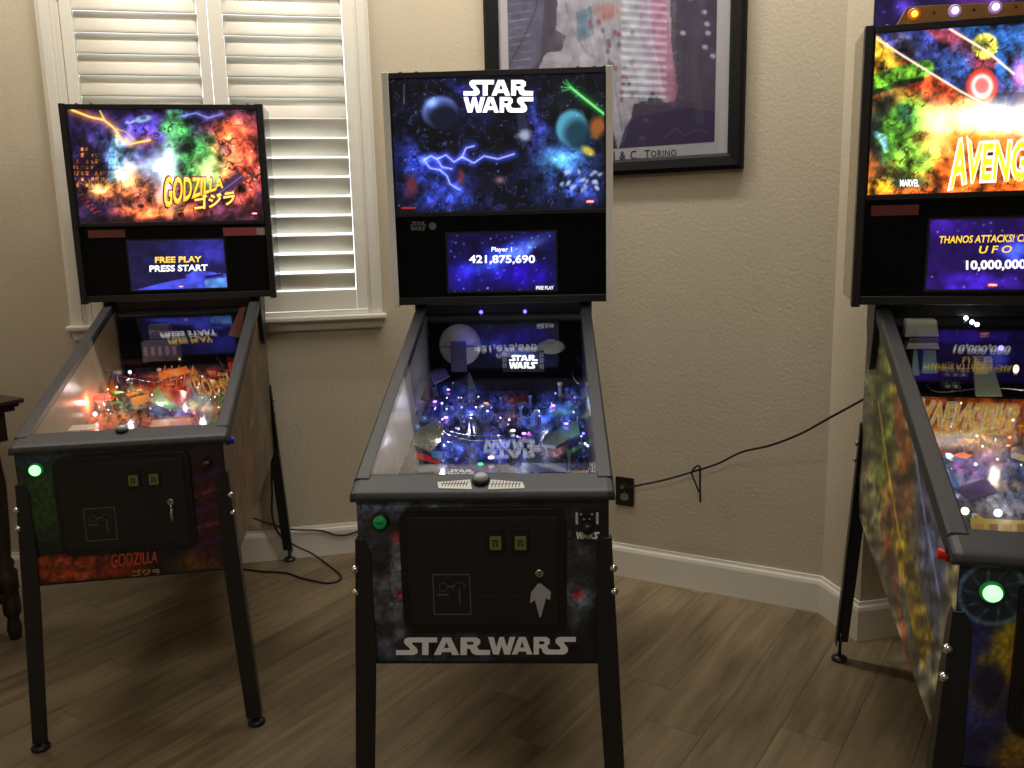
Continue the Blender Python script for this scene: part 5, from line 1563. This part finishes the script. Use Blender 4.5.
I4 = [(FS0 + FB, FZ0 + FB), (FS1 - FB, FZ0 + FB), (FS1 - FB, FZ1 - FB), (FS0 + FB, FZ1 - FB)]
for i in range(4):
    j = (i + 1) % 4
    def sec(o, n):
        o, n = np.array(o), np.array(n); e = (n - o)
        return [pl(*o, .002), pl(*o, .026), pl(*(o + e * .25), .032), pl(*(o + e * .8), .026), pl(*n, .016), pl(*n, .002)]
    MB().loft([sec(O4[i], I4[i]), sec(O4[j], I4[j])]).build('frame_rail', FRM, PO)
pbox(FS0 + FB, FS1 - FB, FZ0 + FB, FZ1 - FB, .002, .005).build('mat_board', mat('poster_paper', (206, 200, 206), 0.7), PO)
def poster_paint(U, V):
    a = Art(U, V, (66, 56, 84))
    a.poly([(500, -200), (560, -200), (540, 60), (520, 80), (500, 90)], (88, 88, 120), .8)
    for k in range(22):
        y = -60 + k * 8
        a.line([(509, y + 2), (518, y), (530, y - 1)], 1.0, (150, 152, 182), .7)
    a.line([(540, -60), (536, 10), (520, 46), (506, 70)], 2, (60, 52, 84), .8)
    a.poly([(560, -60), (556, 30), (566, 36), (562, 50), (545, 54), (538, 70), (600, 80), (618, 150), (625, 140), (634, 104), (648, 100), (656, 80), (640, 40), (640, -60)], (182, 176, 192), .95)
    a.poly([(640, -60), (640, 40), (652, 92), (668, 104), (676, 108), (672, 60), (668, -60)], (190, 160, 186), .9)
    a.poly([(648, -60), (652, 30), (664, 92), (674, 106), (678, 90), (668, 20), (664, -60)], (190, 110, 150), .8)
    a.poly([(577, 12), (592, 6), (594, 34), (577, 44)], (96, 136, 166), .9)
    a.blob(606, 12, 12, 8, (200, 130, 120), .5, .8, warp=5, seed=2)
    a.line([(566, 4), (572, 30), (586, 52), (598, 60)], 1.6, (120, 112, 140), .7)
    a.line([(604, 34), (614, 80), (622, 130)], 1.6, (130, 122, 150), .7)
    a.line([(590, 40), (600, 80)], 1.4, (130, 122, 150), .6)
    for k in range(14):                                       # folds of the cloth
        x = 556 + k * 7
        a.line([(x, -40), (x + 4, 20), (x + 10 + k * .6, 60), (x + 12 + k, 110)], 1.2, (140, 132, 156) if k % 2 else (206, 200, 210), .4)
    a.blob(600, 60, 34, 30, (206, 200, 210), .6, .35, warp=14, seed=6); a.blob(570, 20, 12, 26, (150, 142, 164), .6, .35, warp=8, seed=7)
    rn = random.Random(2)
    for k in range(26):
        a.blob(rn.uniform(588, 634), rn.uniform(20, 100), 2.0, 2.8, (150, 80, 100) if k % 3 else (100, 96, 130), .4, .8)
    for k in range(9):
        y = 6 + k * 11
        a.line([(634, y), (656, y + 2), (676 + k, y + 3)], 1.0, (150, 150, 176), .35)
    a.grain(.12, .12, .25, 4)
    for x, y in ((704, 12), (707, 24), (708, 33), (705, 47), (713, 56), (683, 33), (690, -2), (646, 120), (642, 138), (631, 118)):
        a.blob(x, y, 3, 2.2, (206, 204, 222), .3, .9, rot=.4)
    a.poly([(625, 128), (640, 104), (716, 100), (716, 160), (600, 160), (618, 150)], (58, 42, 84), .75)
    a.line([(664, 138), (676, 128), (684, 136), (694, 130), (706, 131)], 1.2, (120, 96, 150), .6)
    a.line([(700, 120), (694, 60), (700, 10), (716, -30)], 8, (84, 78, 98), .5)
    return a
PS0, PS1, PZ0, PZ1 = FS0 + FB + .043, 0.401, 1.750, FZ1 - FB - .05
class _PW:
    @staticmethod
    def w(P):
        P = np.asarray(P)
        return np.array(PO.location)[None] + np.outer(P[:, 0], AT) + np.outer(-P[:, 1], AN) + np.outer(P[:, 2], (0, 0, 1))
grid_obj('print', pl(PS0, PZ0, .0056), pl(PS1, PZ0, .0056), pl(PS0, PZ1, .0056), 190, 200, poster_paint, art_mat('poster_print', 'print', rough=.6), PO, _PW.w, 1.15)
INK = mat('poster_ink', (40, 36, 44), 0.6)
def poster_text(s, u0, v0, u1, v1):
    def hit(u, v):
        d = ray(u, v); n = AN; k = ((AP - CAM) @ n + .006) / (d @ n); X = CAM + d * k
        return np.array(pl((X - AP) @ AT, X[2], .0058))
    p0, p1, p2 = hit(u0, v1), hit(u1, v1 - .045 * (u1 - u0)), hit(u0, v0)
    ux = p1 - p0; uz = p2 - p0
    place_flat('poster_lettering', text_mesh(s, 0.006, 0, 1.15), p0, ux / np.linalg.norm(ux), uz / np.linalg.norm(uz), np.linalg.norm(ux), np.linalg.norm(uz), INK, PO)
poster_text('I & C. T', 613.5, 151.5, 650, 160)
poster_text('ORINO', 651, 150.5, 676.5, 157)
pbox(FS0 + FB - .004, FS1 - FB + .004, FZ0 + FB - .004, FZ1 - FB + .004, .012, .0145).build('poster_glass', glass_mat('picture_glass', base=.05), PO)

# ------------------------------------------------------------------ outlet, cords
oc = apt(.052, .370)
OU = empty('wall_outlet', tuple(oc), (0, 0, math.atan2(AT[1], AT[0])))
tag(OU, 'black duplex wall outlet with a plug in its upper socket', 'outlet')
MB().rrect(-.040, .040, -.061, .061, .005, -.006, 0).build('cover_plate', mat('outlet_black', (26, 24, 22), 0.4), OU, bevel=.0015)
for z, mm in ((.020, mat('socket_dark', (50, 48, 46), 0.4)), (-.022, mat('socket_grey', (136, 130, 120), 0.4))):
    r_ = MB().rrect(-.017, .017, z - .014, z + .014, .010, -.009, -.005).build('socket', mm, OU)
    for x in (-.006, .006):
        MB().box(x - .0012, x + .0012, -.0094, -.0088, z - .002, z + .006).build('slot', BLACKPL, r_)
MB().lathe([(.003, 0), (.003, .001)], (0, -.006, 0), (0, -1, 0), 10).build('screw', STEEL, OU)
CORD = mat('black_cord', (20, 19, 18), 0.5)
def a_hit(u, v, off):
    d = ray(u, v); k = ((AP - CAM) @ AN + off) / (d @ AN); return CAM + d * k
pc = [a_hit(628, 487.5, .03), a_hit(640, 485, .045), a_hit(664, 480, .05), a_hit(692, 472, .05), a_hit(718, 463.5, .06), a_hit(742, 452, .09), a_hit(770, 445.5, .14), a_hit(800, 434, .20), a_hit(832, 416.5, .27), at_y(866, 398, 2.72), at_y(880, 392, 2.68)]
CE = empty('power_cord', tuple(pc[0])); tag(CE, 'black power cord strung from the wall outlet to the right-hand pinball machine', 'cord')
def rel(pts, o): return [np.array(p) - np.array(o.location) for p in pts]
MB().tube(rel(spline(pc, 8), CE), .0042, 8).build('cord', CORD, CE)
pg = MB(); pA = oc + AN * .010 + np.array([0, 0, .020]); q = rel([pA, pA + AN * .030], CE)
pg.lathe([(.011, 0), (.013, .006), (.012, .022), (.006, .034)], q[0], AN, 14); pg.build('plug', CORD, CE)
tie = spline([a_hit(692, 471, .054), a_hit(697, 466, .056), a_hit(700, 468, .058), a_hit(700, 484, .058), a_hit(700.5, 502, .056)], 6)
tie2 = spline([a_hit(691, 472, .05), a_hit(695, 482, .052), a_hit(699, 492, .056)], 6)
MB().tube(rel(tie, CE), .004, 6).build('cable_tie', CORD, CE); MB().tube(rel(tie2, CE), .0035, 6).build('cable_tie', CORD, CE)
def w_hit(u, v, off):
    d = ray(u, v); k = ((WP - CAM) @ WN + off) / (d @ WN); return CAM + d * k
c2 = [w_hit(253, 518, .021), w_hit(272, 524.5, .021), w_hit(292, 529.5, .021), w_hit(320, 530.5, .021), w_hit(337, 535, .021), w_hit(353, 533, .021), w_hit(385, 520, .021), w_hit(420, 500, .021)]
tag(MB().tube(spline(c2, 8), .004, 8).build('power_cord', CORD), 'black cord running along the baseboard behind the middle pinball machine', 'cord')
fl = lambda u, v: on_floor(u, v, .0045)
c3 = [w_hit(271, 455, .040), w_hit(272, 490, .040), w_hit(272.5, 517, .040), w_hit(280, 535, .042), w_hit(296, 546, .045), w_hit(311, 553, .06), fl(326, 563.5), fl(336, 571), fl(341, 576.5), fl(338, 581), fl(326, 583), fl(303, 578.5), fl(286, 573), fl(262, 571.5), fl(246, 569.5), fl(238, 569)]
tag(MB().tube(spline(c3, 8), .0042, 8).build('power_cord', CORD), 'black cord looping over the floor beside the left pinball machine', 'cord')

# ------------------------------------------------------------------ dark side table at the left edge
TA = math.radians(-29)
lgp = np.array([-1.845, 2.960, 0])
ztop = at_y(22, 397, 2.97)[2]
TB = empty('side_table', tuple(lgp), (0, 0, TA))
tag(TB, 'dark brown wooden side table with turned legs at the left edge', 'table')
WOODD = mat('dark_walnut', (44, 28, 20), 0.4, bump=(30, 0.15, 0.002))
tt = MB()
for e, z0, z1 in ((.062, ztop - .018, ztop), (.050, ztop - .030, ztop - .018), (.040, ztop - .045, ztop - .030)):
    tt.box(-.50 - e + .012, e + .045, -.50 - e + .05, e - .002, z0, z1)
tt.build('table_top', WOODD, TB, bevel=.004)
MB().box(-.52, .062, -.46, .012, ztop - .15, ztop - .045).build('table_apron', WOODD, TB, bevel=.002)
MB().box(-.52, .010, -.46, .010, .155, .185).build('lower_shelf', WOODD, TB, bevel=.004)
H_ = ztop - .15
pf_ = [(.020, 0), (.026, .03), (.022, .05), (.018, .06), (.030, .075), (.030, .12), (.022, .13), (.033, .145), (.033, .195), (.022, .205), (.028, .22), (.018, .235), (.022, .26), (.028, .34), (.034, .44), (.026, .52), (.020, .54), (.032, .55), (.022, .565)]
pf_ = [(r, z / .565 * H_) for r, z in pf_]
for x, y in ((-.012, -.012), (-.49, -.012), (-.012, -.435), (-.49, -.435)):
    MB().lathe(pf_, (x, y, 0), n=20).build('leg', WOODD, TB)
